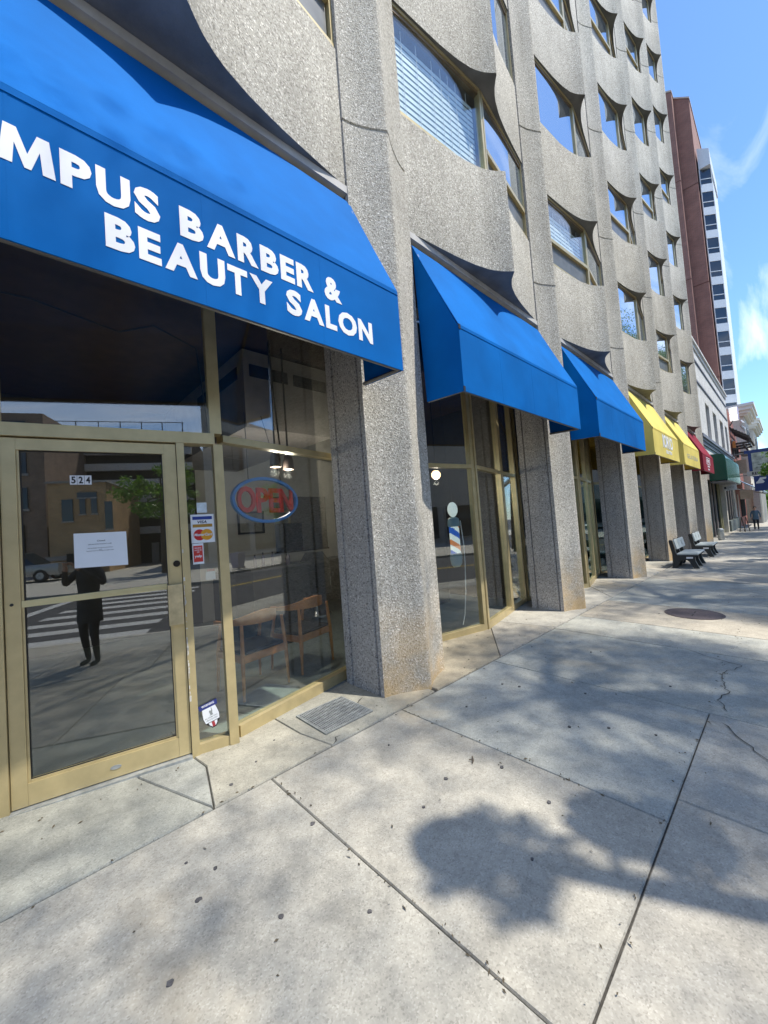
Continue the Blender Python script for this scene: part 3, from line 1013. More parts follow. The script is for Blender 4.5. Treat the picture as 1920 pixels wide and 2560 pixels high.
# ================================================================ AWNINGS
def awning(b, mat, label, x0=None, x1=None):
    x0 = bx(b) + .024 if x0 is None else x0
    x1 = px(b) + .02 if x1 is None else x1
    t = thing('awning', label, 'awning', (0, 0, 0))
    yf, zb, zc, yw, zw = -.469, 2.608, 3.242, .015, 4.285
    th = .007
    # sagging top cloth
    nu, nv = 14, 8
    def P(i, j, o):
        u = i / nu; v = j / nv
        sag = .012 * math.sin(math.pi * v) * (0.4 + .6 * abs(math.sin(math.pi * u * 3)))
        return (x0 + (x1 - x0) * u, yf + (yw - yf) * v + o * .9 + sag * .9, zc + (zw - zc) * v - o * .4 - sag * .4)
    tp = MB()
    for o_, flip in ((0, False), (th, True)):
        base = len(tp.v)
        for j in range(nv + 1):
            for i in range(nu + 1): tp.v.append(P(i, j, o_))
        for j in range(nv):
            for i in range(nu):
                q = [base + j * (nu + 1) + i, base + j * (nu + 1) + i + 1, base + (j + 1) * (nu + 1) + i + 1, base + (j + 1) * (nu + 1) + i]
                tp.f.append(q[::-1] if flip else q); tp.mi.append(0)
    tp.build('canopy_top', mat, t, smooth=True)
    fs = MB(); fs.box(x0, yf, zb, x1, yf + th, zc - .001)
    fs.build('fascia', mat, t)
    hm = MB(); hm.box(x0, yf - .004, zc - .035, x1, yf - .0005, zc - .031); hm.build('seam', mat, t)
    for u_ in (.25, .5, .75):
        xs_ = x0 + (x1 - x0) * u_
        MB().box(xs_ - .006, yf - .0008, zb + .001, xs_ + .006, yf - .0002, zc - .036).build('seam', mat, t)
    for xx in (x0 + .001, x1 - th - .001):
        e = MB(); e.yprism([(yf + th + .001, zb), (-.028, zb + .02), (yw - .004, zw - .02), (yf + th + .001, zc - .012)], xx, xx + th)
        e.build('end_panel', mat, t)
    for zz in (zb + .0, zc - .045):
        MB().box(x0 - .008, yf - .006, zz, x0 + .022, yf - .0006, zz + .045).build('corner_bracket', black_mat, t)
    fb = MB()
    r_ = .014
    fb.tube([(x0 + .02, yf + .026, zb + .012), (x1 - .02, yf + .026, zb + .012)], r_, 6)
    for xx in (x0 + .024, x1 - .024):
        fb.tube([(xx, yf + .04, zb + .012), (xx, -.03, zb + .03)], r_, 6)
        fb.tube([(xx, yf + .045, zc - .08), (xx, -.03, zw - .13)], r_, 6)
    fb.build('frame', frame_grey, t)
    return t


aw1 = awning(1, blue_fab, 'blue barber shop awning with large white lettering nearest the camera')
YF = -.469
letters('CA', white_paint, aw1, (-.40, YF - .001, 2.928), .335, .154)
letters('MPUS BARBER &', white_paint, aw1, (.022, YF - .001, 2.928), 1.668, .154)
letters('BEAUTY SALON', white_paint, aw1, (.357, YF - .001, 2.728), 1.60, .154)
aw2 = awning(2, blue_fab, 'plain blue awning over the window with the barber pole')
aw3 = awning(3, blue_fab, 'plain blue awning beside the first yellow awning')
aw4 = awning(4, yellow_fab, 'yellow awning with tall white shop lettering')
letters('IORIO', grey_print, aw4, (bx(4) + .98, YF - .001, 2.845), 1.19, .34, bold=.05, extr=.001)
letters('IORIO', white_paint, aw4, (bx(4) + 1.0, YF - .003, 2.86), 1.15, .31, bold=.02, extr=.002)
text('lettering_small', 'GELATERIA', white_paint, aw4, (bx(4) + 1.28, YF - .001, 2.725), .72, .085, bold=.02)
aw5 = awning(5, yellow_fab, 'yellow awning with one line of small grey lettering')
letters('GELATERIA', grey_print, aw5, (bx(5) + .5, YF - .001, 2.83), 2.1, .13, bold=.0)
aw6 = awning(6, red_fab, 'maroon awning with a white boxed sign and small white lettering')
bxm = MB()
X6 = bx(6) + .9
for (a, b_, c_, d_) in ((0, 1.0, 0, .02), (0, 1.0, .24, .26), (0, .05, .021, .239), (.97, 1.0, .021, .239)):
    bxm.box(X6 + a, YF - .006, 2.89 + c_, X6 + b_, YF - .001, 2.89 + d_)
bxm.build('sign_border', white_paint, aw6)
letters('OFFICE', white_paint, aw6, (X6 + .16, YF - .001, 2.95), .74, .14, bold=.03)
text('lettering_small', 'LEASING', white_paint, aw6, (X6 + .2, YF - .001, 2.78), .6, .075, bold=.03)
text('lettering_small', 'CENTER', white_paint, aw6, (X6 + .25, YF - .001, 2.67), .5, .06, bold=.03)

# ================================================================ THINGS ON THE GLASS
def onfr(fr, s, z, o):
    ox, oy, dx_, dy_ = fr
    return (ox + s * dx_ + o * dy_, oy + s * dy_ - o * dx_, z)
dirD = (frD[2], frD[3], 0)
def rect(fr, s0, s1, z0, z1, o0=.001, o1=.0025):
    return MB().fbox(fr, s0, s1, z0, z1, o0, o1)

hn = thing('house_number', 'three white tiles with black digits 524 on the glass door', 'house number')
sn = sD(.295)
for k, dgt in enumerate('524'):
    tl = rect(frD, sn + k * .0355, sn + k * .0355 + .0335, 1.796, 1.852).build('digit_tile', white_paint, hn)
    text('digit', dgt, black_mat, tl, onfr(frD, sn + k * .0355 + .0065, 1.803, .0026), .021, .042, dirD, (0, 0, 1), bold=.03, extr=.0004)
nt = thing('closed_notice', 'white paper notice taped to the glass door above the push bar', 'notice')
ps = sD(.300)
pv = MB(); 
pp = [onfr(frD, ps, 1.296, .0015), onfr(frD, ps + .266, 1.289, .0015), onfr(frD, ps + .263, 1.498, .0015), onfr(frD, ps + .001, 1.502, .0015)]
pq = [onfr(frD, ps, 1.296, .003), onfr(frD, ps + .266, 1.289, .003), onfr(frD, ps + .263, 1.498, .003), onfr(frD, ps + .001, 1.502, .003)]
pv.loft([pq, pp]); pv.build('paper', paper_mat, nt)
for s_, z_, w_, h_, tx in ((.133, 1.446, .04, .010, 'Closed'), (.128, 1.428, .118, .007, "until end of the Governor's order"), (.128, 1.404, .125, .007, 'We apologize for the inconvenience'), (.128, 1.396, .014, .005, 'and'), (.128, 1.387, .135, .007, 'look forward to seeing you again soon')):
    text('print', tx, black_mat, nt, onfr(frD, ps + s_, z_, .0034), w_, h_, dirD, (0, 0, 1), bold=.012, extr=.0003, align='C')
sq = rect(frD, sD(.957), sD(1.018), 1.596, 1.666).build('blank_sticker', M('pale_sticker', (.62, .70, .74), .4, vary=.15, vscale=30))
tag(sq, 'small blank pale blue square sticker at the top of the sidelight', 'sticker')
cd = thing('card_sticker', 'white card payment sticker with blue and gold bars and two overlapping circles', 'sticker')
c0, c1_ = sD(.915), sD(1.058)
rect(frD, c0, c1_, 1.39, 1.585).build('backing', paper_mat, cd)
rect(frD, c0 + .012, c1_ - .012, 1.549, 1.571, .003, .0035).build('blue_bar', M('visa_blue', (.02, .05, .27), .4, vary=0), cd)
rect(frD, c0 + .012, c1_ - .012, 1.497, 1.518, .003, .0035).build('gold_bar', M('visa_gold', (.42, .23, .03), .4, vary=0), cd)
text('print', 'VISA', M('visa_ink', (.015, .02, .06), .4, vary=0), cd, onfr(frD, c0 + .042, 1.523, .003), .058, .02, dirD, (0, 0, 1), bold=.03, extr=.0004, shear=.25)
disc_on(frD, c0 + .052, 1.445, .038, .003, .0034, 28).build('red_circle', M('mc_red', (.55, .02, .02), .4, vary=0), cd)
disc_on(frD, c0 + .097, 1.445, .038, .0034, .0038, 28).build('orange_circle', M('mc_orange', (.72, .33, .015), .4, vary=0), cd)
text('print', 'MasterCard', white_paint, cd, onfr(frD, c0 + .018, 1.437, .0042), .115, .019, dirD, (0, 0, 1), bold=.03, extr=.0004, shear=.2)
yp = thing('review_sticker', 'tall red and white review sticker below the card payment sticker', 'sticker')
y0_, y1_ = sD(.917), sD(.984)
rect(frD, y0_, y1_, 1.247, 1.387).build('backing', paper_mat, yp)
rect(frD, y0_ + .006, y1_ - .006, 1.262, 1.372, .003, .0034).build('red_field', M('yelp_red', (.60, .04, .03), .4, vary=0), yp)
for z_, w_, h_, tx in ((1.352, .042, .008, 'PEOPLE'), (1.338, .044, .008, 'LOVE US'), (1.325, .016, .008, 'ON'), (1.288, .046, .022, 'yelp')):
    text('print', tx, white_paint, yp, onfr(frD, (y0_ + y1_) / 2, z_, .0036), w_, h_, dirD, (0, 0, 1), bold=.03, extr=.0004, align='C')
pn = thing('paper_slip', 'small grey paper slip with a red top edge stuck low on the sidelight', 'paper')
rect(frD, sD(.992), sD(1.053), 1.130, 1.186, -.03, -.028).build('slip', M('grey_paper', (.55, .55, .54), .7), pn)
rect(frD, sD(1.0), sD(1.05), 1.187, 1.205, -.03, -.028).build('red_edge', M('dull_red', (.28, .05, .05), .7), pn)
# shield-shaped alarm sticker
al = thing('alarm_sticker', 'shield shaped white and blue WARNING alarm sticker near the bottom of the sidelight', 'sticker')
def shp(name, pts, mat, o0, o1):
    s0 = sD(.972)
    ca, sa = math.cos(R(13)), math.sin(R(13))
    ring = []
    for o in (o0, o1):
        ring.append([onfr(frD, s0 + .1 * (x * ca - y * sa), .233 + .1 * (x * sa + y * ca), o) for x, y in pts])
    return MB().loft(ring).build(name, mat, al)
sh = [(-.12, -.86), (.12, -.86), (.3, -.62), (.44, -.48), (.5, -.1), (.46, .25), (.42, .5), (-.42, .5), (-.46, .25), (-.5, -.1), (-.44, -.48), (-.3, -.62)]
shp('backing', [(x * 1.06, y * 1.04) for x, y in sh], black_mat, .001, .0015)
shp('white_field', [(.44, -.46), (.5, -.1), (.46, .25), (.42, .5), (-.42, .5), (-.46, .25), (-.5, -.1), (-.44, -.46)], paper_mat, .0016, .0022)
shp('blue_banner', [(-.56, .5), (.56, .5), (.6, .84), (-.6, .84)], M('banner_blue', (.025, .04, .2), .4, vary=0), .0016, .0022)
shp('white_tip', [(-.28, -.5), (.28, -.5), (.24, -.66), (.1, -.82), (-.1, -.82), (-.24, -.66)], paper_mat, .0016, .0022)
shp('red_stripe', [(-.09, -.5), (.09, -.5), (.09, -.83), (-.09, -.83)], M('stripe_red', (.4, .04, .05), .4, vary=0), .0023, .0028)
a13 = (math.cos(R(13)), math.sin(R(13)))
tdx = (a13[0] * frD[2], a13[0] * frD[3], a13[1]); tdy = (-a13[1] * frD[2], -a13[1] * frD[3], a13[0])
def alp(x, y, o):
    s0 = sD(.972)
    return onfr(frD, s0 + .1 * (x * a13[0] - y * a13[1]), .233 + .1 * (x * a13[1] + y * a13[0]), o)
text('print', 'WARNING', white_paint, al, alp(0, .64, .0023), .08, .015, tdx, tdy, bold=.03, extr=.0003, align='C')
for z_, w_, tx in ((-.2, .085, 'ALARM INC.'), (-.36, .07, 'PROTECTED')):
    text('print', tx, grey_print, al, alp(0, z_, .0023), w_, .009, tdx, tdy, bold=.01, extr=.0003, align='C')
shp('figure', [(-.08, -.05), (-.02, .0), (-.06, .22), (.0, .3), (.06, .24), (.1, .28), (.12, .46), (.15, .46), (.16, .22), (.12, .1), (.14, -.05)], grey_print, .0023, .0027)

# ================================================================ SHOP CONTENTS
# OPEN sign
op = thing('open_sign', 'oval blue ringed OPEN sign with red letters hanging in the window', 'sign')
so, zo = .47, 1.702
def opt(x, y, o): return onfr(frW, so + x, zo + y, -.10 + o)
nseg = 40
outer = [(.335 * math.cos(2 * math.pi * k / nseg), .190 * math.sin(2 * math.pi * k / nseg)) for k in range(nseg)]
inner = [(.312 * math.cos(2 * math.pi * k / nseg), .165 * math.sin(2 * math.pi * k / nseg)) for k in range(nseg)]
rg3 = MB()
rings = [[opt(x, y, 0) for x, y in outer], [opt(x, y, .03) for x, y in outer], [opt(x, y, .03) for x, y in inner], [opt(x, y, 0) for x, y in inner], [opt(x, y, 0) for x, y in outer]]
rg3.loft(rings, cap=False); rg3.build('ring', blue_plastic, op, smooth=True)
letters('OPEN', red_plastic, op, opt(-.285, -.105, .005), .565, .205, (frW[2], frW[3], 0), (0, 0, 1), bold=.02, extr=.02, gap=.06)
cd_ = MB()
for x in (-.17, .17): cd_.tube([opt(x, .15, .015), opt(x * .5, .75, -.1)], .003, 5)
cd_.build('hanging_wire', dark_mat, op)

# track lights
def lamp_light(t, watts, loc):
    ld = bpy.data.lights.new('lamp_light', 'POINT')
    ld.energy = watts; ld.color = (1, .90, .78); ld.shadow_soft_size = .05
    o = link('lamp_light', ld, t, loc)
    return o


def track_spot(x, y, z, label):
    t = thing('track_spotlight', label, 'spotlight', (x, y, z), 0, 'lit ceiling spotlights in the barber shop')
    MB().lathe(0, 0, [(.0, .15), (.04, .15), (.055, .10), (.06, .0), (.052, 0), (.046, .08), (.0, .09)], 16).build('shade', M('dark_shade', (.05, .035, .03), .5), t, smooth=True)
    MB().lathe(0, 0, [(.0, -.005), (.025, 0), (.036, .02), (.036, .055), (0, .07)], 14).build('bulb', lamp_on, t, smooth=True)
    MB().tube([(0, 0, .15), (0, 0, 1.36)], .01, 6).build('stem', dark_mat, t)
    lamp_light(t, 15, (0, 0, -.06))
    return t
track_spot(2.105, 1.3, 2.13, 'left one of two lit dark spotlights above the OPEN sign')
track_spot(2.26, 1.3, 2.11, 'right one of two lit dark spotlights above the OPEN sign')
tr = MB(); tr.box(1.9, 1.28, 2.30, 2.55, 1.32, 2.33); 
tag(tr.build('light_track', dark_mat), 'dark ceiling light track above the two lit spotlights', 'light track')
track_spot(6.45, 1.5, 2.13, 'lit dark spotlight in the window right of the barber pole')
gl_ = thing('globe_lamp', 'round warm glowing globe lamp in the barber pole window', 'lamp', (5.11, 1.5, 2.2))
MB().lathe(0, 0, [(0, -.075), (.04, -.065), (.07, -.03), (.075, 0), (.07, .03), (.04, .065), (0, .075)], 18).build('globe', lamp_warm, gl_, smooth=True)
MB().tube([(0, 0, .075), (0, 0, 1.34)], .008, 6).build('cord', dark_mat, gl_)
lamp_light(gl_, 6, (0, 0, -.13))

# wooden elbow chairs
def elbow_chair(x, y, rot, label):
    t = thing('elbow_chair', label, 'chair', (x, y, .016), rot, 'wooden elbow chairs behind the shop window')
    # back legs face -y (towards the window), seat faces +y
    for sx in (-1, 1):
        MB().tube([(sx * .235, -.02, 0), (sx * .225, -.015, .35), (sx * .21, .0, .635)], [.011, .019, .014], 8).build('leg', wood_mat, t, smooth=True)
        MB().tube([(sx * .225, .42, 0), (sx * .215, .40, .35), (sx * .215, .34, .60)], [.011, .018, .013], 8).build('leg', wood_mat, t, smooth=True)
    # continuous top rail: broad at the back, thin at the arms
    ns = 18; rings = []
    for k in range(ns + 1):
        a = math.pi * k / ns
        cx_, cy_ = -.25 * math.cos(a), .36 - .40 * math.sin(a) ** .8
        hh = .016 + .040 * math.sin(a) ** 2
        zc = .635 + .045 * math.sin(a) ** 2
        tx, ty = .25 * math.sin(a), -.40 * math.cos(a)
        l = math.hypot(tx, ty); nx, ny = -ty / l, tx / l
        w_ = .016
        rings.append([(cx_ - nx * w_, cy_ - ny * w_, zc - hh), (cx_ + nx * w_, cy_ + ny * w_, zc - hh), (cx_ + nx * w_, cy_ + ny * w_, zc + hh), (cx_ - nx * w_, cy_ - ny * w_, zc + hh)])
    MB().loft(rings).build('top_rail', wood_mat, t, smooth=True)
    ap = MB(); ap.box(-.215, -.022, .31, .215, .0, .375); ap.box(-.215, .385, .31, .215, .41, .37); ap.box(-.226, .001, .31, -.204, .384, .37); ap.box(.204, .001, .31, .226, .384, .37)
    ap.build('seat_rail', wood_mat, t)
    sr = []
    for z_, k in ((.371, .94), (.39, 1.0), (.405, .96), (.408, .6)):
        sr.append([(.215 * k * sx, .192 + .205 * k * sy, z_) for sx, sy in ((-1, -1), (0, -1.04), (1, -1), (1.03, 0), (1, 1), (0, 1), (-1, 1), (-1.03, 0))])
    MB().loft(sr).build('seat', black_seat, t, smooth=True)
    return t
elbow_chair(1.66, .92, R(8), 'orange wooden elbow chair nearest the shop door')
elbow_chair(2.30, 1.06, R(14), 'orange wooden elbow chair next to the concrete pier')

# picture frames and mirror on the back wall
def picture(x, z, w, h, label, y=4.58):
    t = thing('picture_frame', label, 'picture', (x, y, z))
    f = MB(); k = .035
    f.box(-w / 2, -.03, -h / 2, w / 2, 0, -h / 2 + k); f.box(-w / 2, -.03, h / 2 - k, w / 2, 0, h / 2); f.box(-w / 2, -.03, -h / 2 + k, -w / 2 + k, 0, h / 2 - k); f.box(w / 2 - k, -.03, -h / 2 + k, w / 2, 0, h / 2 - k)
    f.build('frame', black_mat, t)
    MB().box(-w / 2 + k, -.012, -h / 2 + k, w / 2 - k, -.004, h / 2 - k).build('print', M('grey_picture', (.22, .22, .21), .5, vary=.6, vscale=4), t)
picture(3.35, 1.68, .52, .42, 'dark framed picture left of the mirror on the shop back wall')
picture(5.55, 1.72, .46, .68, 'tall dark framed picture right of the mirror on the shop back wall')
mr = thing('wall_mirror', 'wide frameless mirror on the shop back wall above the counter', 'mirror', (4.45, 4.58, 1.62))
MB().box(-.62, -.02, -.55, .62, 0, .55).build('mirror_glass', M('mirror_silver', (.8, .82, .82), .03, 1., vary=0), mr)
MB().box(-.65, -.012, -.58, .65, .0, -.551).build('ledge', dark_mat, mr)
ct = thing('styling_counter', 'long black styling counter against the shop back wall', 'counter')
MB().box(2.6, 4.0, .02, 6.2, 4.59, .82).build('cabinet', dark_mat, ct)
MB().box(2.55, 3.95, .821, 6.25, 4.59, .86).build('worktop', M('counter_top', (.05, .05, .05), .3), ct)
pc = thing('dark_cabinet', 'tall dark cabinet standing behind the two wooden chairs', 'cabinet')
MB().box(2.15, 2.1, .017, 2.95, 2.6, .98).build('body', dark_mat, pc)
MB().box(2.12, 2.07, .981, 2.98, 2.63, 1.01).build('top', M('counter_top', (.05, .05, .05), .3), pc)
rb = random.Random(5)
for k in range(5):
    x, y = 2.3 + k * .13, 2.3 + rb.uniform(-.1, .1)
    h = rb.uniform(.08, .17)
    t = thing('toiletry_bottle', 'small dark bottle among others on the tall dark cabinet', 'bottle', (x, y, 1.011), 0, 'toiletry bottles on the dark cabinet')
    MB().lathe(0, 0, [(.022, 0), (.022, h * .7), (.008, h * .85), (.008, h)], 10).build('bottle_body', M('bottle_dark', (.06, .05, .07), .3), t, smooth=True)
    MB().lathe(0, 0, [(.010, h), (.010, h + .02)], 8).build('cap', black_mat, t)
def barber_chair(x, y, rot, label):
    t = thing('barber_chair', label, 'barber chair', (x, y, .016), rot, 'black barber chairs in the shop')
    MB().lathe(0, 0, [(.26, 0), (.26, .03), (.06, .07), (.05, .38), (.0, .38)], 20).build('pedestal', M('chrome', (.7, .7, .7), .15, 1., vary=0), t, smooth=True)
    sr = [[(sx * .26 * k, sy * .26 * k, z_) for sx, sy in ((-1, -1), (1, -1), (1, 1), (-1, 1))] for z_, k in ((.38, .9), (.40, 1), (.50, 1), (.53, .9))]
    MB().loft(sr).build('seat', black_seat, t)
    MB().loft([[(-.23, .22, .5), (.23, .22, .5), (.23, .31, .5), (-.23, .31, .5)], [(-.25, .30, .9), (.25, .30, .9), (.25, .40, .9), (-.25, .40, .9)], [(-.14, .33, 1.08), (.14, .33, 1.08), (.14, .40, 1.08), (-.14, .40, 1.08)]]).build('backrest', black_seat, t)
    for sx in (-1, 1):
        MB().box(sx * .28 - .035, -.2, .66, sx * .28 + .035, .22, .71).build('armrest', black_seat, t)
        MB().tube([(sx * .28, -.12, .66), (sx * .28, -.12, .45)], .014, 6).build('arm_post', MATS['chrome'], t)
    MB().box(-.16, -.52, .12, .16, -.36, .15).build('footrest', MATS['chrome'], t)
barber_chair(3.75, 3.2, R(150), 'black barber chair left of the other before the mirror')
barber_chair(4.95, 3.1, R(190), 'black barber chair right of the other before the mirror')
tv = MB(); tv.box(5.2, 3.9, 2.28, 5.62, 4.1, 2.52)
tag(tv.build('wall_television', black_mat), 'small black television high on the shop back wall', 'television')
wr = thing('ceiling_wire', 'black wire looping under the dark shop ceiling above the door', 'wire')
MB().tube([(-.6, 1.2, 3.2), (.2, 1.3, 3.28), (.75, 1.35, 3.22), (1.0, 1.3, 3.33), (1.35, 1.3, 3.22), (1.4, 1.3, 2.7), (1.42, 1.3, 2.4)], .009, 5).build('cable', dark_mat, wr)
MB().tube([(2.1, 1.28, 3.5), (2.12, 1.28, 2.9), (2.16, 1.28, 2.33)], .009, 5).build('cable', dark_mat, wr)

# barber pole sign in the bay 2 window
b2 = bx(2)
A2 = (b2 + 1.5, .43); L2 = (b2 - .38, .812)
fr2, l2_ = frame_of(L2, A2)
s_p = (4.20 - L2[0]) / fr2[2]
bp = thing('barber_pole', 'illuminated barber pole sign with blue and orange stripes and white globe in the window', 'barber pole')
def bpo(x, z, o): return onfr(fr2, s_p + x, z, -.02 + o - .06)
def half_round(mat, name, segs, parent, n=12):
    rings = []
    for r_, z_ in segs:
        rings.append([bpo(r_ * math.cos(a), z_, .045 * r_ / .1 * math.sin(a)) for a in [math.pi * 2 * k / n for k in range(n)]])
    return MB().loft(rings).build(name, mat, parent, smooth=True)
pole_white = M('pole_white', (.80, .86, .84), .35, vary=.03, emit=(.75, .85, .82, .28))
pole_grey = M('pole_blue_grey', (.26, .38, .42), .35, vary=.1)
half_round(pole_white, 'globe', [(.02, 1.47), (.05, 1.49), (.078, 1.53), (.085, 1.57), (.078, 1.61), (.05, 1.65), (.02, 1.665)], bp)
half_round(pole_grey, 'top_cap', [(.05, 1.468), (.09, 1.45), (.1, 1.40), (.1, 1.35), (.085, 1.345)], bp)
half_round(pole_grey, 'bottom_cap', [(.085, 1.0), (.1, .995), (.1, .93), (.09, .86), (.05, .82)], bp)
# striped barrel
n, nzs = 24, 30
br = MB()
for j in range(nzs + 1):
    for k in range(n):
        a = 2 * math.pi * k / n
        br.v.append(bpo(.082 * math.cos(a), 1.0 + .345 * j / nzs, .045 * .82 * math.sin(a)))
for j in range(nzs):
    for k in range(n):
        br.f.append([j * n + k, j * n + (k + 1) % n, (j + 1) * n + (k + 1) % n, (j + 1) * n + k])
        ph = ((j / nzs) * 1.15 + math.cos(2 * math.pi * (k + .5) / n) * .17 + .3) % 1.0
        br.mi.append(1 if ph < .27 else (0 if ph < .5 else (2 if ph < .72 else 0)))
br.build('striped_barrel', [pole_white, M('stripe_blue', (.02, .09, .38), .35, vary=0, emit=(.02, .09, .4, .4)), M('stripe_orange', (.60, .20, .05), .35, vary=0, emit=(.6, .2, .05, .3))], bp, smooth=True)
MB().tube([bpo(.12, 1.42, 0), bpo(.14, 1.1, .01), bpo(.135, .85, .01), bpo(.12, .5, .0), bpo(.09, .2, -.02), bpo(.05, .06, -.03)], .006, 6).build('power_cord', cord_mat, bp)
MB().tube([bpo(0, 1.665, 0), bpo(0, 3.4, -.1)], .003, 5).build('hanging_wire', dark_mat, bp)
# dark shelving seen in bay 2
sh2 = thing('dark_shelf_unit', 'tall dark shelf unit standing behind the window right of the barber pole', 'shelf')
MB().box(5.2, 1.9, -.02, 5.75, 2.5, 1.7).build('carcass', dark_mat, sh2)
MB().box(5.75, 2.0, .9, 5.77, 2.4, 1.0).build('handle', steel_mat, sh2)

# ================================================================ PAVEMENT FURNITURE
# dry leaves, twigs and grit gathered on the paving and in the joints
lit = MB(); rl = random.Random(17)
spots = [(rl.uniform(-.1, 7), rl.choice((YA, YB)) + rl.gauss(0, .02)) for _ in range(150)] + [(rl.uniform(-.1, 6), rl.uniform(.15, .42)) for _ in range(60)] + [(rl.uniform(-.2, 9), rl.uniform(-2.4, .1)) for _ in range(170)]
spots += [(1.085 + rl.gauss(0, .012), rl.uniform(YB, YA)) for _ in range(40)] + [(2.192 + rl.gauss(0, .012), rl.uniform(YB, YA)) for _ in range(30)]
for x, y in spots:
    r_ = rl.uniform(.002, .007); a = rl.uniform(0, 6.28); st = rl.uniform(1, 2.6)
    c_, s_ = math.cos(a), math.sin(a); z = gz(x, y)
    lit._add([(x + r_ * st * c_, y + r_ * st * s_, z + .003), (x - r_ * s_ * .6, y + r_ * c_ * .6, z + .007), (x - r_ * st * c_, y - r_ * st * s_, z + .004), (x + r_ * s_ * .6, y - r_ * c_ * .6, z + .002)], [(0, 1, 2), (0, 2, 3)])
tag(lit.build('leaf_litter', M('dry_litter', (.10, .08, .05), .9, vary=.5, vscale=30)), kind='stuff')
tw_ = MB(); zt_ = gz(1.95, -1.02)
tw_.tube([(2.02, -1.0, zt_ + .006), (1.985, -1.03, zt_ + .010), (1.96, -1.04, zt_ + .006)], [.004, .005, .002], 5)
tw_.tube([(1.985, -1.03, zt_ + .010), (1.975, -1.005, zt_ + .009)], [.004, .002], 5)
tag(tw_.build('twig', bark_mat), 'small dark broken twig lying on the sidewalk slab', 'twig')
gr = thing('drain_grate', 'rectangular steel grate in the pavement at the foot of the first pier', 'grate')
gx0, gx1, gy0, gy1 = 1.575, 2.02, -.10, .29
def gzz(d_): return lambda x, y: gz(x, y) + d_
pit = MB(); pit.prism([(gx0, gy0), (gx1, gy0), (gx1, gy1), (gx0, gy1)], gzz(-.002), gzz(.003)); pit.build('pit', dark_void, gr)
fr_ = MB()
for a, b, c_, d_ in ((gx0, gy0, gx1, gy0 + .012), (gx0, gy1 - .012, gx1, gy1), (gx0, gy0 + .013, gx0 + .012, gy1 - .013), (gx1 - .012, gy0 + .013, gx1, gy1 - .013)):
    fr_.prism([(a, b), (c_, b), (c_, d_), (a, d_)], gzz(.0), gzz(.012))
fr_.build('frame', steel_mat, gr)
nb = 26
for k in range(nb):
    x = gx0 + .02 + (gx1 - gx0 - .04) * k / (nb - 1)
    MB().prism([(x - .0045, gy0 + .013), (x + .0045, gy0 + .013), (x + .0045, gy1 - .013), (x - .0045, gy1 - .013)], gzz(.004), gzz(.011)).build('bar', steel_mat, gr)
for k in range(7):
    y = gy0 + .04 + (gy1 - gy0 - .08) * k / 6
    MB().prism([(gx0 + .013, y - .003), (gx1 - .013, y - .003), (gx1 - .013, y + .003), (gx0 + .013, y + .003)], gzz(.005), gzz(.0125)).build('cross_bar', steel_mat, gr)

def manhole(x, y, r_, label, grp='round covers in the pavement'):
    t = thing('manhole_cover', label, 'manhole cover', (x, y, gz(x, y)), 0, grp)
    sl = lambda a, b: -.01247 * a + .02585 * b
    n = 36
    def ring(rr, dz): return [(rr * math.cos(2 * math.pi * k / n), rr * math.sin(2 * math.pi * k / n), sl(rr * math.cos(2 * math.pi * k / n), rr * math.sin(2 * math.pi * k / n)) + dz) for k in range(n)]
    MB().loft([ring(r_, -.004), ring(r_, .005), ring(r_ - .02, .005), ring(r_ - .022, .003)], cap=False).build('rim', cast_iron, t)
    MB().loft([ring(r_ - .022, -.002), ring(r_ - .026, .005)]).build('lid', cast_iron, t)
    for k in range(-1, 2, 2):
        q = MB(); q.prism([(k * .1 - .05, -.008), (k * .1 + .05, -.008), (k * .1 + .05, .008), (k * .1 - .05, .008)], lambda a, b: sl(a, b) + .005, lambda a, b: sl(a, b) + .008)
        q.build('lifting_slot', dark_void, t)
manhole(6.83, -1.44, .335, 'round dark iron manhole cover in the sidewalk left of the benches')
tsq = MB(); tsq.prism([(21.8, -1.62), (22.5, -1.62), (22.5, -1.15), (21.8, -1.15)], gzz(.0), gzz(.02))
tag(tsq.build('utility_cover', M('tan_cover', (.45, .40, .30), .8)), 'tan rectangular utility cover in the pavement beyond the benches', 'utility cover')

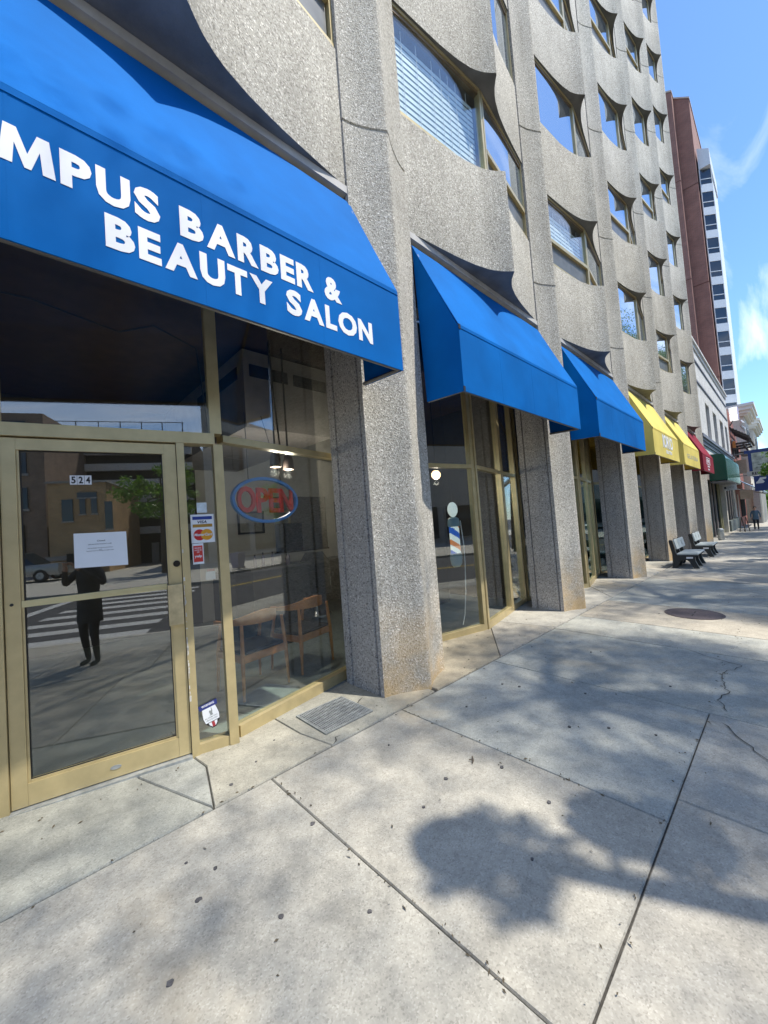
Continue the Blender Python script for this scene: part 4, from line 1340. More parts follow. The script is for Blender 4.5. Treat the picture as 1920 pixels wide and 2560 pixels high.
# benches
bench_black = M('bench_black_plastic', (.012, .016, .018), .45, vary=.15)
bench_grey = M('bench_grey_plastic', (.40, .44, .43), .5, vary=.08, bumps=(40, .15))
def bench(x, y, label):
    t = thing('bench', label, 'bench', (x, y, gz(x, y)), 0, 'black and grey plastic benches along the shopfront')
    L = 1.12
    for xx in (.0, L * .5 - .045, L - .09):
        # side profile in (y,z); front is -y
        leg = [(.0, 0), (-.10, 0), (-.135, .09), (-.16, .16), (-.21, .195), (-.30, .195), (-.35, .16), (-.39, .08), (-.43, 0), (-.54, 0), (-.505, .08), (-.47, .18), (-.47, .26), (-.52, .30), (-.52, .325), (-.13, .325), (-.10, .36), (-.035, .69), (.01, .70), (.03, .66), (-.02, .36), (-.02, .20), (-.015, .1)]
        e = MB(); e.yprism(leg[::-1], xx, xx + .085)
        e.build('side_frame', bench_black, t)
    MB().loft([[(xx, -.53, .326), (xx, -.12, .326), (xx, -.12, .36), (xx, -.52, .362), (xx, -.53, .35)] for xx in (-.01, L + .01)]).build('seat', bench_grey, t)
    # back plank with two slots: built from pieces
    bk = MB()
    def bpnl(x0_, x1_, z0_, z1_):
        def yy(z): return -.125 + (z - .36) * .205
        bk.loft([[(x0_, yy(z0_) - .035, z0_), (x0_, yy(z0_), z0_), (x0_, yy(z1_), z1_), (x0_, yy(z1_) - .035, z1_)], [(x1_, yy(z0_) - .035, z0_), (x1_, yy(z0_), z0_), (x1_, yy(z1_), z1_), (x1_, yy(z1_) - .035, z1_)]])
    for a, b in ((-.01, .33), (.38, .74), (.79, L + .01)): bpnl(a, b, .47, .70)
    for a, b in ((.331, .379), (.741, .789)):
        bpnl(a, b, .47, .53); bpnl(a, b, .64, .70)
    bk.build('back_plank', bench_grey, t)
    MB().box(-.004, -.43, .235, -.0005, -.30, .275).build('label_plate', white_paint, t)
    return t
bench(12.02, -.33, 'black and grey plastic bench nearer the camera')
bench(15.05, -.30, 'black and grey plastic bench farther along, by the maroon awning')

# red standpipe between the far piers
spx = 18.9
sp_ = thing('red_standpipe', 'small red fire standpipe against the pier behind the far bench', 'standpipe', (spx, .30, gz(spx, .3)))
MB().lathe(0, 0, [(.03, 0), (.03, .58), (.055, .60), (.06, .66), (.045, .71), (0, .73)], 14).build('pipe', M('fire_red', (.42, .02, .02), .4), sp_, smooth=True)
MB().tube([(0, -.03, .64), (0, -.1, .63)], .03, 10).build('outlet', MATS['fire_red'], sp_)

# ================================================================ WHITE BRICK BUILDING
WX0, WX1, WZ = px(6) + PW + .05, 36.8, 8.72
wb = thing('white_brick_building', 'white painted brick two storey building with a long green awning', 'building')
wins = [(25.3, 26.75), (28.2, 29.75), (31.4, 33.2), (34.3, 35.7)]
wm = MB()
z0w, z1w = 4.62, 6.46
wm.box(WX0, 0, 3.6, WX1, .35, z0w)
wm.box(WX0, 0, z1w, WX1, .35, WZ)
xsw = [WX0] + [v for p in wins for v in p] + [WX1]
for k in range(0, len(xsw), 2): wm.box(xsw[k], 0, z0w, xsw[k + 1], .35, z1w)
wm.box(WX0, .36, 3.6, WX1, 9, WZ)
wm.build('wall', white_brick, wb)
# dressed band and raised frame on the parapet
band = MB(); band.box(WX0, -.05, WZ - .12, WX1, -.002, WZ + .06); band.box(WX0, -.12, WZ + .061, WX1, .3, WZ + .15); band.build('parapet_cap', M('pale_stone', (.62, .62, .60), .7), wb)
md = MB(); md.box(WX0 + .5, -.04, 8.0, WX1 - .4, -.002, 8.08); md.box(WX0 + .5, -.04, 7.1, WX0 + .58, -.002, 7.999); md.box(WX0 + .5, -.04, 7.02, WX1 - .4, -.002, 7.099)
md.build('parapet_moulding', grey_mould, wb)
md = MB(); md.box(WX0, -.16, 4.36, WX1, -.002, 4.5); md.box(WX0, -.10, 4.24, WX1, -.002, 4.355); md.box(WX0, -.06, 4.1, WX1, -.002, 4.235)
md.build('belt_course', grey_mould, wb)
for a, b in wins:
    f = MB(); k = .07
    f.box(a + .001, .12, z0w + .001, a + k, .2, z1w - .001); f.box(b - k, .12, z0w + .001, b - .001, .2, z1w - .001); f.box(a + k, .12, z0w + .001, b - k, .2, z0w + k); f.box(a + k, .12, z1w - k, b - k, .2, z1w - .001); f.box(a + k, .13, 5.5, b - k, .19, 5.56)
    w = f.build('window', taupe, wb)
    MB().box(a + k, .21, z0w + .01, b - k, .225, z1w - .01).build('pane', M('brown_blind_glass', (.36, .31, .27), .35, vary=.2), w)
    MB().box(a - .05, -.06, z0w - .09, b + .05, .0 - .002, z0w - .002).build('sill', M('pale_stone', (.62, .62, .60), .7), wb)
# shopfront below
gz6 = -.45
for a, b in ((WX0, WX0 + .45), (30.1, 30.5), (35.6, WX1)):
    MB().box(a, .0, gz6, b, .4, 3.59).build('ground_floor_pier', M('cream_pier', (.55, .52, .45), .8), wb)
MB().box(WX0 + .02, -.03, gz6, WX0 + .47, -.001, .32).build('pier_base', dgreen, wb)
MB().box(31.2, -.04, gz6, 35.59, .2, .25).build('stall_riser', M('green_grey_riser', (.10, .12, .11), .6), wb)
MB().box(35.62, -.04, gz6, WX1, -.001, .32).build('pier_base', dgreen, wb)
MB().box(WX0 + .46, .25, gz6, 30.09, .3, 3.59).build('shop_glazing', dark_glass, wb)
MB().box(30.51, .12, .26, 35.59, .16, 3.59).build('shop_glazing', dark_glass, wb)
for a, m_ in ((24.9, dgreen), (25.9, taupe), (27.2, taupe), (28.9, olive), (29.6, olive)):
    MB().box(a, .18, gz6, a + .22, .24, 3.59).build('mullion', m_, wb)
for a in (31.2, 32.7, 34.1):
    MB().box(a, .06, .26, a + .18, .11, 3.59).build('mullion', taupe, wb)
MB().box(WX0 + .46, -.02, 2.5, 35.59, .1, 3.59).build('shop_fascia', taupe, wb)

ga = thing('green_awning', 'glossy dark green rounded awning on the white brick building', 'awning')
arc = [(-.02, 3.70)]
arc += [(-.50, 3.66), (-.585, 3.62), (-.635, 3.53), (-.65, 3.40), (-.65, 2.42)]
gx0_, gx1_ = 23.95, 31.2
tp = MB()
n_ = len(arc)
rings = [[(x, y, z) for y, z in arc] + [(x, y + .012, z - .012) for y, z in arc[::-1]] for x in (gx0_, gx1_)]
tp.loft(rings); tp.build('cover', green_fab, ga, smooth=True)
for x in (gx0_ + .002, gx1_ - .012):
    MB().yprism([(-.02, 2.44)] + [(-.638, 2.44)] + [(y + .013, z - .013) for y, z in arc[::-1][1:]], x, x + .01).build('end_panel', green_fab, ga)
MB().box(gx0_ + .02, -.63, 2.36, gx1_ - .02, -.03, 2.40).build('frame', frame_grey, ga)
hs = thing('hanging_sign', 'small pale rectangular sign hanging under the green awning', 'sign', (27, -.46, 2.14))
MB().box(-.03, -.27, -.15, .03, .27, .15).build('board', M('pale_board', (.5, .49, .46), .7), hs)
for y_ in (-.2, .2): MB().tube([(0, y_, .15), (0, y_, .22)], .01, 5).build('hanger', frame_grey, hs)
text('lettering', 'SHOP', grey_print, hs, (-.031, .10, -.05), .28, .1, (0, -1, 0), (0, 0, 1), bold=.02, extr=.001)
MB().box(-.036, .13, -.06, -.031, .22, .05).build('emblem', dark_mat, hs)
tc_ = thing('trash_can', 'round silver trash can at the corner pier of the white brick building', 'trash can', (23.1, -.28, gz(23.1, -.28)))
MB().lathe(0, 0, [(.10, 0), (.12, .04), (.12, .44), (.0, .44)], 18).build('drum', steel_mat, tc_, smooth=True)
MB().lathe(0, 0, [(.125, .441), (.125, .46), (.09, .52), (.0, .54)], 18).build('lid', steel_mat, tc_, smooth=True)

# ================================================================ RED BRICK BUILDING
rbd = thing('red_brick_building', 'low red brick building with a sloping parapet and timber brackets', 'building')
par = [(37.0, -.6), (46, -.6), (46, 6.1), (43.5, 6.2), (42, 6.7), (41, 7.4), (39.5, 7.6), (38.6, 8.0), (37.0, 8.0)]
pr = MB(); pr.loft([[(x, .0, z) for x, z in par], [(x, 8, z) for x, z in par]])
pr.f = [f[::-1] for f in pr.f]
pr.build('wall', red_brick, rbd)
for a in (38.2, 40.4, 42.6):
    w = MB().box(a, -.02, 4.9, a + 1.2, -.002, 6.0).build('window', taupe, rbd)
    MB().box(a + .08, -.03, 4.98, a + 1.12, -.021, 5.92).build('pane', dark_glass, w)
MB().box(37.4, -.03, -.5, 38.4, -.002, 1.9).build('door', taupe, rbd)
MB().box(40, -.03, .2, 44.5, -.002, 1.8).build('shop_window', dark_glass, rbd)
pg = thing('timber_canopy', 'dark timber bracketed canopy projecting from the red brick building', 'canopy')
for xx in (37.6, 39.4, 41.2):
    MB().loft([[(xx, -.01, 6.75), (xx, -.01, 6.55), (xx + .14, -.01, 6.55), (xx + .14, -.01, 6.75)], [(xx, -.95, 5.95), (xx, -.95, 5.75), (xx + .14, -.95, 5.75), (xx + .14, -.95, 5.95)]]).build('rafter', timber_dark, pg)
    MB().box(xx, -.95, 5.42, xx + .14, -.01, 5.56).build('tie_beam', timber_dark, pg)
    MB().box(xx, -.14, 4.8, xx + .14, -.01, 5.41).build('post', timber_dark, pg)
MB().box(37.4, -1.08, 5.60, 42.2, -.96, 5.74).build('edge_beam', timber_dark, pg)
MB().box(37.4, -.7, 5.3, 42.2, -.6, 5.41).build('purlin', timber_dark, pg)
for k in range(7):
    y = -.98 + k * .15
    MB().box(37.45, y, 5.96 + (y + .95) * .85, 42.1, y + .09, 6.0 + (y + .95) * .85).build('slat', timber_dark, pg)
MB().box(38.3, -1.3, 4.86, 42.0, -.3, 4.94).build('lower_canopy', timber_dark, pg)
os_ = thing('orange_sign', 'small orange blade sign under the timber canopy', 'sign', (37.5, -.16, 5.46))
MB().box(-.04, -.09, -.25, .04, .09, .22).build('board', M('orange_board', (.55, .2, .04), .5), os_)
MB().box(-.03, -.2, -.38, .03, .13, -.26).build('bracket', timber_dark, os_)
tan_s = thing('tan_wall_sign', 'tan panel sign mounted on the red brick wall', 'sign', (39.0, -.35, 3.9))
MB().box(-.05, -.28, -.5, .05, .30, .5).build('board', M('tan_panel', (.50, .38, .27), .7), tan_s)
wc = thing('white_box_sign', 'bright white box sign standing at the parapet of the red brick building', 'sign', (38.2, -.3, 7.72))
MB().box(-.3, -.2, -.45, .3, .24, .45).build('box', M('box_white', (.88, .88, .9), .4, vary=.02, emit=(1, 1, 1, .55)), wc)  # weak glow added so the shaded face looks bright; no known lamp inside
for z_ in (-.02,): MB().box(-.31, -.21, z_ - .01, -.301, .25, z_ + .01).build('seam', grey_mould, wc)
MB().box(-.29, -.235, -.44, .29, -.202, .44).build('lilac_edge', M('lilac', (.5, .42, .62), .4), wc)
MB().tube([(0, .1, -.45), (0, .35, -.9)], .04, 6).build('bracket', frame_grey, wc)
fg = thing('figure_bracket', 'small pale scrolled bracket hanging beneath the white box sign', 'bracket', (38.0, -.62, 6.75))
MB().tube([(0, 0, .4), (0, -.1, .2), (0, .02, 0), (0, -.12, -.2), (0, -.18, -.42)], [.05, .11, .08, .09, .02], 8).build('scroll', M('pale_metal', (.6, .62, .62), .3, .3), fg, smooth=True)
bc = thing('blue_canopy', 'blue grey sloping metal canopy over the red brick shopfront', 'canopy')
MB().loft([[(x, -.05, 2.98), (x, -.05, 2.92), (x, -1.45, 1.90), (x, -1.45, 1.96)] for x in (35.9, 44)]).build('roof_sheet', M('blue_metal', (.18, .25, .33), .4, .4), bc)
MB().box(35.95, -1.42, 1.83, 43.9, -1.36, 1.899).build('gutter', frame_grey, bc)
for xx in (36.0, 39.5, 43.7): MB().loft([[(xx, -.02, 2.35), (xx, -.02, 2.25), (xx + .08, -.02, 2.25), (xx + .08, -.02, 2.35)], [(xx, -1.34, 1.86), (xx, -1.34, 1.80), (xx + .08, -1.34, 1.80), (xx + .08, -1.34, 1.86)]]).build('bracket', taupe, bc)
tsn = thing('hanging_tan_sign', 'tan notice board hanging below the blue canopy', 'sign', (34.6, -.68, 1.80))
MB().box(-.04, -.32, -.29, .04, .32, .28).build('board', M('tan_panel', (.50, .38, .27), .7), tsn)
MB().tube([(0, -.2, .28), (.5, -.2, .6)], .015, 5).build('hanger', frame_grey, tsn)
MB().tube([(0, .2, .28), (0, .66, .5)], .015, 5).build('hanger', frame_grey, tsn)

# blade sign
bs = thing('restaurant_sign', 'large navy framed blade sign reading RESTAURANT over the sidewalk', 'sign', (34, 0, 0))
MB().box(-.06, -3.1, 4.36, .06, -.80, 4.56).build('header', navy, bs)
MB().box(-.05, -1.12, 3.22, .05, -.96, 4.355).build('frame_post', navy, bs)
MB().box(-.05, -3.1, 3.22, .05, -1.121, 4.355).build('picture_panel', M('sign_picture', (.42, .45, .40), .5, vary=.5, vscale=3), bs)
rq = random.Random(9)
for k in range(14):
    y, z = -1.25 - rq.random() * 1.2, 3.35 + rq.random() * .8
    MB().box(-.056, y - rq.uniform(.05, .2), z, -.0505, y, z + rq.uniform(.02, .05)).build('picture_mark', M('sign_mark', (.10, .14, .11), .5), bs)
MB().box(-.06, -3.1, 2.93, .06, -.84, 3.21).build('name_board', M('pale_board', (.5, .49, .46), .7), bs)
letters('RESTAURANT', black_mat, bs, (-.061, -1.07, 2.98), 1.30, .18, (0, -1, 0), (0, 0, 1), bold=.04, extr=.002)
MB().box(-.05, -3.1, 1.95, .05, -1.12, 2.90).build('lower_panel', navy, bs)
zz_ = [(-1.20, 2.42), (-1.52, 2.42), (-1.60, 2.50), (-1.50, 2.66), (-1.66, 2.66), (-1.70, 2.78), (-1.40, 2.78), (-1.36, 2.70), (-1.30, 2.58), (-1.22, 2.52)]
em = MB(); em.loft([[(-.051, y, z) for y, z in zz_], [(-.056, y, z) for y, z in zz_]]); em.build('white_emblem', white_paint, bs)
MB().tube([(0, -.9, 4.4), (0.0, -.3, 4.4), (3.1, -.02, 4.4)], .035, 6).build('bracket_arm', frame_grey, bs)
MB().tube([(0, -.86, 3.0), (0.0, -.3, 3.0), (3.1, -.02, 3.0)], .03, 6).build('bracket_arm', frame_grey, bs)
# cafe stand racks
for k, (x, y) in enumerate(((30.6, -.55), (31.3, -.7))):
    t = thing('menu_stand', ['dark folding menu stand against the green riser', 'dark folding menu stand nearer the walking person'][k], 'menu stand', (x, y, gz(x, y)))
    for sx in (-1, 1):
        MB().tube([(sx * .13, -.12, 0), (sx * .12, 0, .85)], .015, 5).build('leg', timber_dark, t)
        MB().tube([(sx * .13, .12, 0), (sx * .12, .01, .85)], .015, 5).build('leg', timber_dark, t)
    MB().box(-.12, -.09, .3, .12, -.07, .8).build('board', M('menu_board', (.2, .12, .1), .6), t)

# ================================================================ BEIGE BUILDING AND TOWER
def cornice(parent, x0, x1, y0, z0, dep):
    c = MB()
    for k, (dz0, dz1, d_) in enumerate(((0, .18, .35), (.181, .42, .6), (.421, .72, .85), (.721, .95, 1.0))):
        c.box(x0 - dep * d_, y0 - dep * d_, z0 + dz0, x1 + dep * d_, y0 + 6, z0 + dz1)
    c.build('cornice', cornice_mat, parent)
be = thing('beige_cornice_building', 'beige stucco building with a heavy projecting cream cornice', 'building')
MB().box(46.3, -.45, -.8, 52, 9, 8.75).build('wall', stucco, be)
cornice(be, 46.3, 52, -.45, 8.75, .72)
for zz in (3.4, 6.3):
    for a in (46.9, 48.7, 50.4):
        w = MB().box(a, -.49, zz, a + 1.0, -.452, zz + 1.6).build('window', M('window_white', (.6, .6, .58), .6), be)
        MB().box(a + .1, -.51, zz + .1, a + .9, -.491, zz + 1.5).build('pane', dark_glass, w)
for zz in (2.6, 5.4): MB().box(46.3, -.56, zz, 52, -.451, zz + .22).build('string_course', cornice_mat, be)
be2 = thing('cream_corner_building', 'cream building with a second projecting cornice farther down the street', 'building')
MB().box(57.5, -.55, -.9, 66, 9, 9.0).build('wall', stucco, be2)
cornice(be2, 57.5, 66, -.55, 9.0, .62)
for zz in (1.0, 3.8, 6.6):
    for a in (58.2, 60.4, 62.6):
        w = MB().box(a, -.59, zz, a + 1.2, -.552, zz + 1.7).build('window', M('window_white', (.6, .6, .58), .6), be2)
        MB().box(a + .1, -.61, zz + .1, a + 1.1, -.591, zz + 1.6).build('pane', dark_glass, w)
be3 = thing('grey_columned_shopfront', 'low grey shopfront with pale columns beyond the red brick building', 'building')
MB().box(46.0, -.9, -.8, 57, -.46, 2.3).build('wall', M('grey_shopfront', (.33, .34, .33), .8), be3)
for k in range(5): MB().box(46.2 + k * 2.2, -1.0, -.8, 46.6 + k * 2.2, -.901, 2.3).build('column', cornice_mat, be3)

tw = thing('brick_tower', 'tall brown brick apartment tower with a strip of bay windows', 'building')
TB = -.8
def fin(x0, x1, y0, y1, zl, zr, nm):
    """slab fin; its top slopes from zr (y0, street side) to zl"""
    f = MB(); f.loft([[(x, y0, TB), (x, y0, zr), (x, y1, zl), (x, y1, TB)] for x in (x0, x1)])
    f.f = [q[::-1] for q in f.f]
    f.build(nm, tower_brick, tw)
    c = MB(); c.loft([[(x, y0 - .06, zr + .002), (x, y0 - .06, zr + .16), (x, y1 + .02, zl + .16), (x, y1 + .02, zl + .002)] for x in (x0 - .06, x1 + .05)])
    c.f = [q[::-1] for q in c.f]
    c.build('coping', M('pale_coping', (.5, .42, .36), .8), tw)
fin(49.0, 56, 2.32, 5.2, 44.2, 42.7, 'brick_fin')
fin(50.0, 60, 1.12, 2.31, 42.7, 41.7, 'brick_fin')
for zz in (13.5, 23.0, 33.0):
    MB().box(49.97, 1.09, zz, 50.2, 2.30, zz + .06).build('brick_joint', M('joint_dark', (.12, .05, .04), .9), tw)
    MB().box(48.97, 2.29, zz + .5, 49.2, 5.0, zz + .56).build('brick_joint', MATS['joint_dark'], tw)
# window strip: a bay turned 45 degrees
fx = (50.55, .98); fy = (51.25, .12)
frT, LT_ = frame_of(fx, fy)
MB().prism([(50.62, 1.0), (51.27, .20), (58, .20), (58, 1.1)], TB, 36.0).build('bay_core', white_panel, tw)
FT = 2.36
for k in range(15):
    z = 34.57 - FT * k
    if z < 0: break
    zt = z
    MB().fbox(frT, .0, LT_, zt - FT + .002, zt - 1.56, -.10, .02).build('bay_spandrel', white_panel, tw)
    w = MB()
    w.fbox(frT, .0, .05, zt - 1.555, zt, -.1, .015); w.fbox(frT, LT_ - .05, LT_, zt - 1.555, zt, -.1, .015); w.fbox(frT, .051, LT_ - .051, zt - 1.06, zt - .99, -.1, .012)
    wo_ = w.build('bay_window', white_panel, tw)
    MB().fbox(frT, .051, LT_ - .051, zt - .985, zt - .004, -.05, -.03).build('pane', dark_glass, wo_)
    MB().fbox(frT, .051, LT_ - .051, zt - 1.554, zt - 1.065, -.05, -.03).build('pane', dark_glass, wo_)
rf = MB(); rf.loft([[(x, 1.0, 36.8), (x, .1, 36.2), (x, .1, 34.62), (x, 1.0, 34.62)] for x in (50.62, 57)]); rf.f = [q[::-1] for q in rf.f]
rf.build('bay_roof', white_panel, tw)

# ================================================================ VEGETATION
def leaf_mesh(name, mat, centers, rad, per, size, seed, flat=.7):
    rng = np.random.default_rng(seed)
    n = len(centers) * per
    c = np.repeat(np.array(centers, float), per, 0)
    d = rng.normal(size=(n, 3)); d /= np.linalg.norm(d, axis=1)[:, None]
    rr = np.repeat(np.array(rad, float) if hasattr(rad, '__len__') else np.full(len(centers), rad), per)
    p = c + d * (rr * rng.random(n) ** .45)[:, None] * np.array([1, 1, flat])
    t = rng.normal(size=(n, 3)); t /= np.linalg.norm(t, axis=1)[:, None]
    b = np.cross(t, rng.normal(size=(n, 3))); b /= np.linalg.norm(b, axis=1)[:, None]
    s = size * rng.uniform(.6, 1.3, n)[:, None]
    v = np.stack([p - t * s, p + b * s * .45, p + t * s, p - b * s * .45], 1).reshape(-1, 3) * S
    me = bpy.data.meshes.new(name)
    me.vertices.add(4 * n); me.vertices.foreach_set('co', v.ravel())
    me.loops.add(4 * n); me.loops.foreach_set('vertex_index', np.arange(4 * n, dtype=np.int32))
    me.polygons.add(n)
    me.polygons.foreach_set('loop_start', np.arange(0, 4 * n, 4, dtype=np.int32))
    me.polygons.foreach_set('loop_total', np.full(n, 4, dtype=np.int32))
    me.materials.append(mat)
    me.update(); me.validate()
    return me


def make_tree(name, label, cat, loc, h, cz, rx, rz_, nclump, per, size, mat, seed, crad=.45, lean=(0, 0), group=None, flat=.6, trunk_r=.13):
    t = thing(name, label, cat, loc, 0, group)
    rr = random.Random(seed)
    cs, rs = [], []
    while len(cs) < nclump:
        x, y, z = rr.uniform(-1, 1), rr.uniform(-1, 1), rr.uniform(-1, 1)
        q = x * x + y * y + z * z
        if q > 1 or q < .12: continue
        cs.append((lean[0] + x * rx, lean[1] + y * rx, cz + z * rz_)); rs.append(crad * rr.uniform(.6, 1.4))
    tb = MB()
    top = (lean[0] * .9, lean[1] * .9, cz + rz_ * .5)
    tb.tube([(0, 0, -.1), (lean[0] * .1, lean[1] * .1, h * .35), (lean[0] * .5, lean[1] * .5, cz - rz_ * .7), top], [trunk_r * 1.2, trunk_r, trunk_r * .7, trunk_r * .2], 10)
    tb.build('trunk', bark_mat, t, smooth=True)
    for k in range(0, len(cs), max(1, len(cs) // 16)):
        c = cs[k]
        a = .25 + .5 * rr.random()
        st = (lean[0] * (.5 + .4 * a), lean[1] * (.5 + .4 * a), (cz - rz_ * .7) * (1 - a) + (cz + rz_ * .5) * a)
        MB().tube([st, ((st[0] + c[0]) / 2, (st[1] + c[1]) / 2, (st[2] + c[2]) / 2 + .15), c], [trunk_r * .4, trunk_r * .25, trunk_r * .08], 6).build('branch', bark_mat, t, smooth=True)
    link('crown', leaf_mesh('crown', mat, cs, rs, per, size, seed, flat), t)
    return t


tr_a = make_tree('street_tree', 'tall airy green street tree at the kerb opposite the second awning', 'tree', (5.2, -4.2, gz(5, -4)), 9, 10.3, 1.95, 1.7, 36, 700, .042, leaf_green, 21, .85, (.4, -1.65), 'street trees along the kerb')
lab = ['tall airy green street tree at the kerb opposite the third awning', 'tall airy green street tree at the kerb opposite the near bench', 'tall airy green street tree at the kerb opposite the far bench', 'tall airy green street tree at the kerb opposite the maroon awning', 'tall airy green street tree at the kerb opposite the green awning', 'tall airy green street tree at the kerb opposite the far end of the green awning', 'tall airy green street tree at the kerb opposite the RESTAURANT sign', 'tall airy green street tree at the kerb opposite the timber canopy']
for k, x in enumerate((9.6, 14.0, 18.2, 22.4, 26.6, 30.2, 34.0, 38.0)):
    c = copy_tree(tr_a)
    y = -4.2 - (.25 if k > 1 else .1)
    c.location = (x * S, y * S, gz(x, y) * S)
    c.rotation_euler[2] = R((8, -10, 5, -6, 12, -4, 9, -8)[k])
    c['label'] = lab[k]
make_tree('thin_street_tree', 'thin sparse young street tree at the kerb opposite the barber shop door', 'tree', (1.4, -4.25, gz(1.4, -4)), 9, 10.6, 2.5, 1.6, 34, 520, .042, leaf_green, 25, 1.15, (.2, -1.55), 'street trees along the kerb', trunk_r=.05)
ft = make_tree('young_tree', 'young tree whose leaves hang in front of the RESTAURANT sign', 'tree', (29.5, -3.0, gz(29.5, -3.0)), 4, 3.75, 1.55, 1.0, 30, 110, .09, leaf_bright, 31, .42)
rt = make_tree('reddish_tree', 'thin reddish leaved tree far down the street above the sign', 'tree', (52, -4.4, gz(52, -4)), 6, 6.3, 2.6, 1.3, 18, 60, .12, leaf_rust, 33, .5)
for k, (x, y, z_) in enumerate(((70, -2.5, 2.6), (78, -1.0, 3.0), (75, -6.5, 3.2))):
    make_tree('distant_tree', ['bright green tree beyond the end of the sidewalk, left of centre', 'bright green tree farthest behind the hedge', 'bright green tree right of the hedge end'][k], 'tree', (x, y, gz(x, y)), 3, z_, 2.6, 2.0, 40, 90, .16, leaf_bright, 40 + k, .8, group='trees beyond the far corner')
hd = thing('hedge', 'low bright green clipped hedge at the far end of the sidewalk', 'hedge', (62, 0, gz(62, 0)))
hc = [(random.uniform(-2, 4), random.uniform(-6, .0), random.uniform(.25, .85)) for _ in range(70)]
link('foliage', leaf_mesh('foliage', leaf_bright, hc, .45, 90, .10, 50), hd)
MB().box(-1.8, -5.8, 0, 3.8, -.2, .5).build('stem_mass', M('hedge_core', (.03, .06, .015), .9), hd)

# lamp posts with flower baskets (out of frame, they throw the round shadows)
def lamp_post(x, label):
    y = -3.67
    t = thing('lamp_post', label, 'lamp post', (x, y, gz(x, y)), 0, 'lamp posts with flower baskets at the kerb')
    MB().lathe(0, 0, [(.16, 0), (.16, .12), (.09, .3), (.065, .5), (.055, 4.9), (.0, 4.9)], 14).build('post', M('post_green', (.02, .035, .03), .45, .3), t, smooth=True)
    MB().tube([(0, 0, 4.2), (.2, .02, 4.35), (.36, .03, 4.3)], .03, 6).build('arm', MATS['post_green'], t)
    MB().lathe(0, 0, [(.06, 4.9), (.10, 5.05), (.10, 5.2), (.0, 5.2)], 12).build('lamp_base', MATS['post_green'], t, smooth=True)
    MB().lathe(0, 0, [(.06, 5.21), (.15, 5.3), (.20, 5.46), (.18, 5.62), (.10, 5.73), (0, 5.76)], 18).build('lamp_globe', M('opal_globe', (.75, .75, .72), .3, vary=.02), t, smooth=True)
    MB().lathe(.36, .03, [(.04, 4.02), (.12, 4.08), (.17, 4.22), (.16, 4.25), (.0, 4.23)], 14).build('basket', M('basket_brown', (.08, .05, .03), .9), t, smooth=True)
    link('top_plants', leaf_mesh('top_plants', leaf_green, [(.22 * math.cos(a), .2 * math.sin(a), 5.15 + .12 * math.sin(3 * a)) for a in [k * .7 for k in range(9)]], .11, 70, .045, 62), t)
    link('basket_plants', leaf_mesh('basket_plants', leaf_green, [(.36, .03, 4.3), (.28, .1, 4.12), (.44, -.05, 4.15), (.36, .03, 4.45), (.30, -.06, 4.0)], .2, 220, .06, 61), t)
    return t
lp = lamp_post(2.66, 'lamp post with a flower basket opposite the first pier')
for x, l in ((11.1, 'lamp post with a flower basket before the near bench'), (15.3, 'lamp post with a flower basket opposite the far bench'), (19.7, 'lamp post with a flower basket opposite the maroon awning')):
    c = copy_tree(lp); c.location = (x * S, -3.67 * S, gz(x, -3.67) * S); c['label'] = l

# ================================================================ ACROSS THE STREET (seen in the glass)
def z_far(x): return gz(x, CURB) - .02
ff = MB()
for x0 in range(-60, 90, 10):
    ff.prism([(x0, -60), (x0 + 10, -60), (x0 + 10, -13.01), (x0, -13.01)], lambda a, b: z_far(a) - .3, lambda a, b: z_far(a))
tag(ff.build('far_sidewalk', concrete_kerb), kind='structure')
tb_ = thing('tan_brick_building', 'tan brick corner building across the street with square windows', 'building')
MB().box(-10.3, -32, -.4, -7.3, -25, 5.5).build('wall', tan_brick, tb_)
MB().box(-10.4, -32, 5.501, -7.2, -24.9, 5.62).build('coping', concrete_far, tb_)
for (a, z_, w_, h_) in ((-9.6, 3.2, .55, 1.3), (-8.7, 3.6, .3, 1.0), (-8.1, 3.6, .3, 1.0), (-7.4, 2.6, .4, 1.7), (-8.8, 4.6, 1.0, .3)):
    MB().box(a, -24.99, z_, a + w_, -24.93, z_ + h_).build('window', dark_glass, tb_)
    MB().box(a - .05, -24.99, z_ - .09, a + w_ + .05, -24.9, z_ - .005).build('sill', concrete_far, tb_)
MB().box(-10.1, -24.99, .9, -7.2, -24.0, 1.15).build('entrance_canopy', concrete_far, tb_)
bb = thing('brown_brick_building', 'tall brown brick building with arched ground floor across the street', 'building')
MB().box(-26, -40, -.4, -11.0, -26.5, 10.2).build('wall', brick('brown_brick', (.36, .25, .18), (.30, .2, .15), (.3, .25, .2), 1.4), bb)
for k in range(4):
    for z_ in (4.2, 6.4, 8.4):
        MB().box(-13.2 - k * 2.2, -26.49, z_, -11.9 - k * 2.2, -26.42, z_ + 1.3).build('window', dark_glass, bb)
        MB().box(-13.3 - k * 2.2, -26.49, z_ - .15, -11.8 - k * 2.2, -26.38, z_ - .01).build('sill', concrete_far, bb)
    MB().box(-13.0 - k * 2.2, -26.49, -.2, -12.1 - k * 2.2, -26.42, 3.2).build('arch_opening', dark_void, bb)
gg = thing('parking_garage', 'open concrete parking garage with pale horizontal parapets across the street', 'building')
MB().box(-24, -44, -.4, -3.4, -33.0, 10.7).build('dark_interior', dark_void, gg)
garage_mat = M('garage_parapet_concrete', (.70, .67, .62), .85, vary=.12)
for k in range(7):
    z_ = 2.35 + k * 1.29
    MB().box(-24.2, -33.0, z_, -3.4, -32.6, z_ + .56).build('parapet', garage_mat, gg)
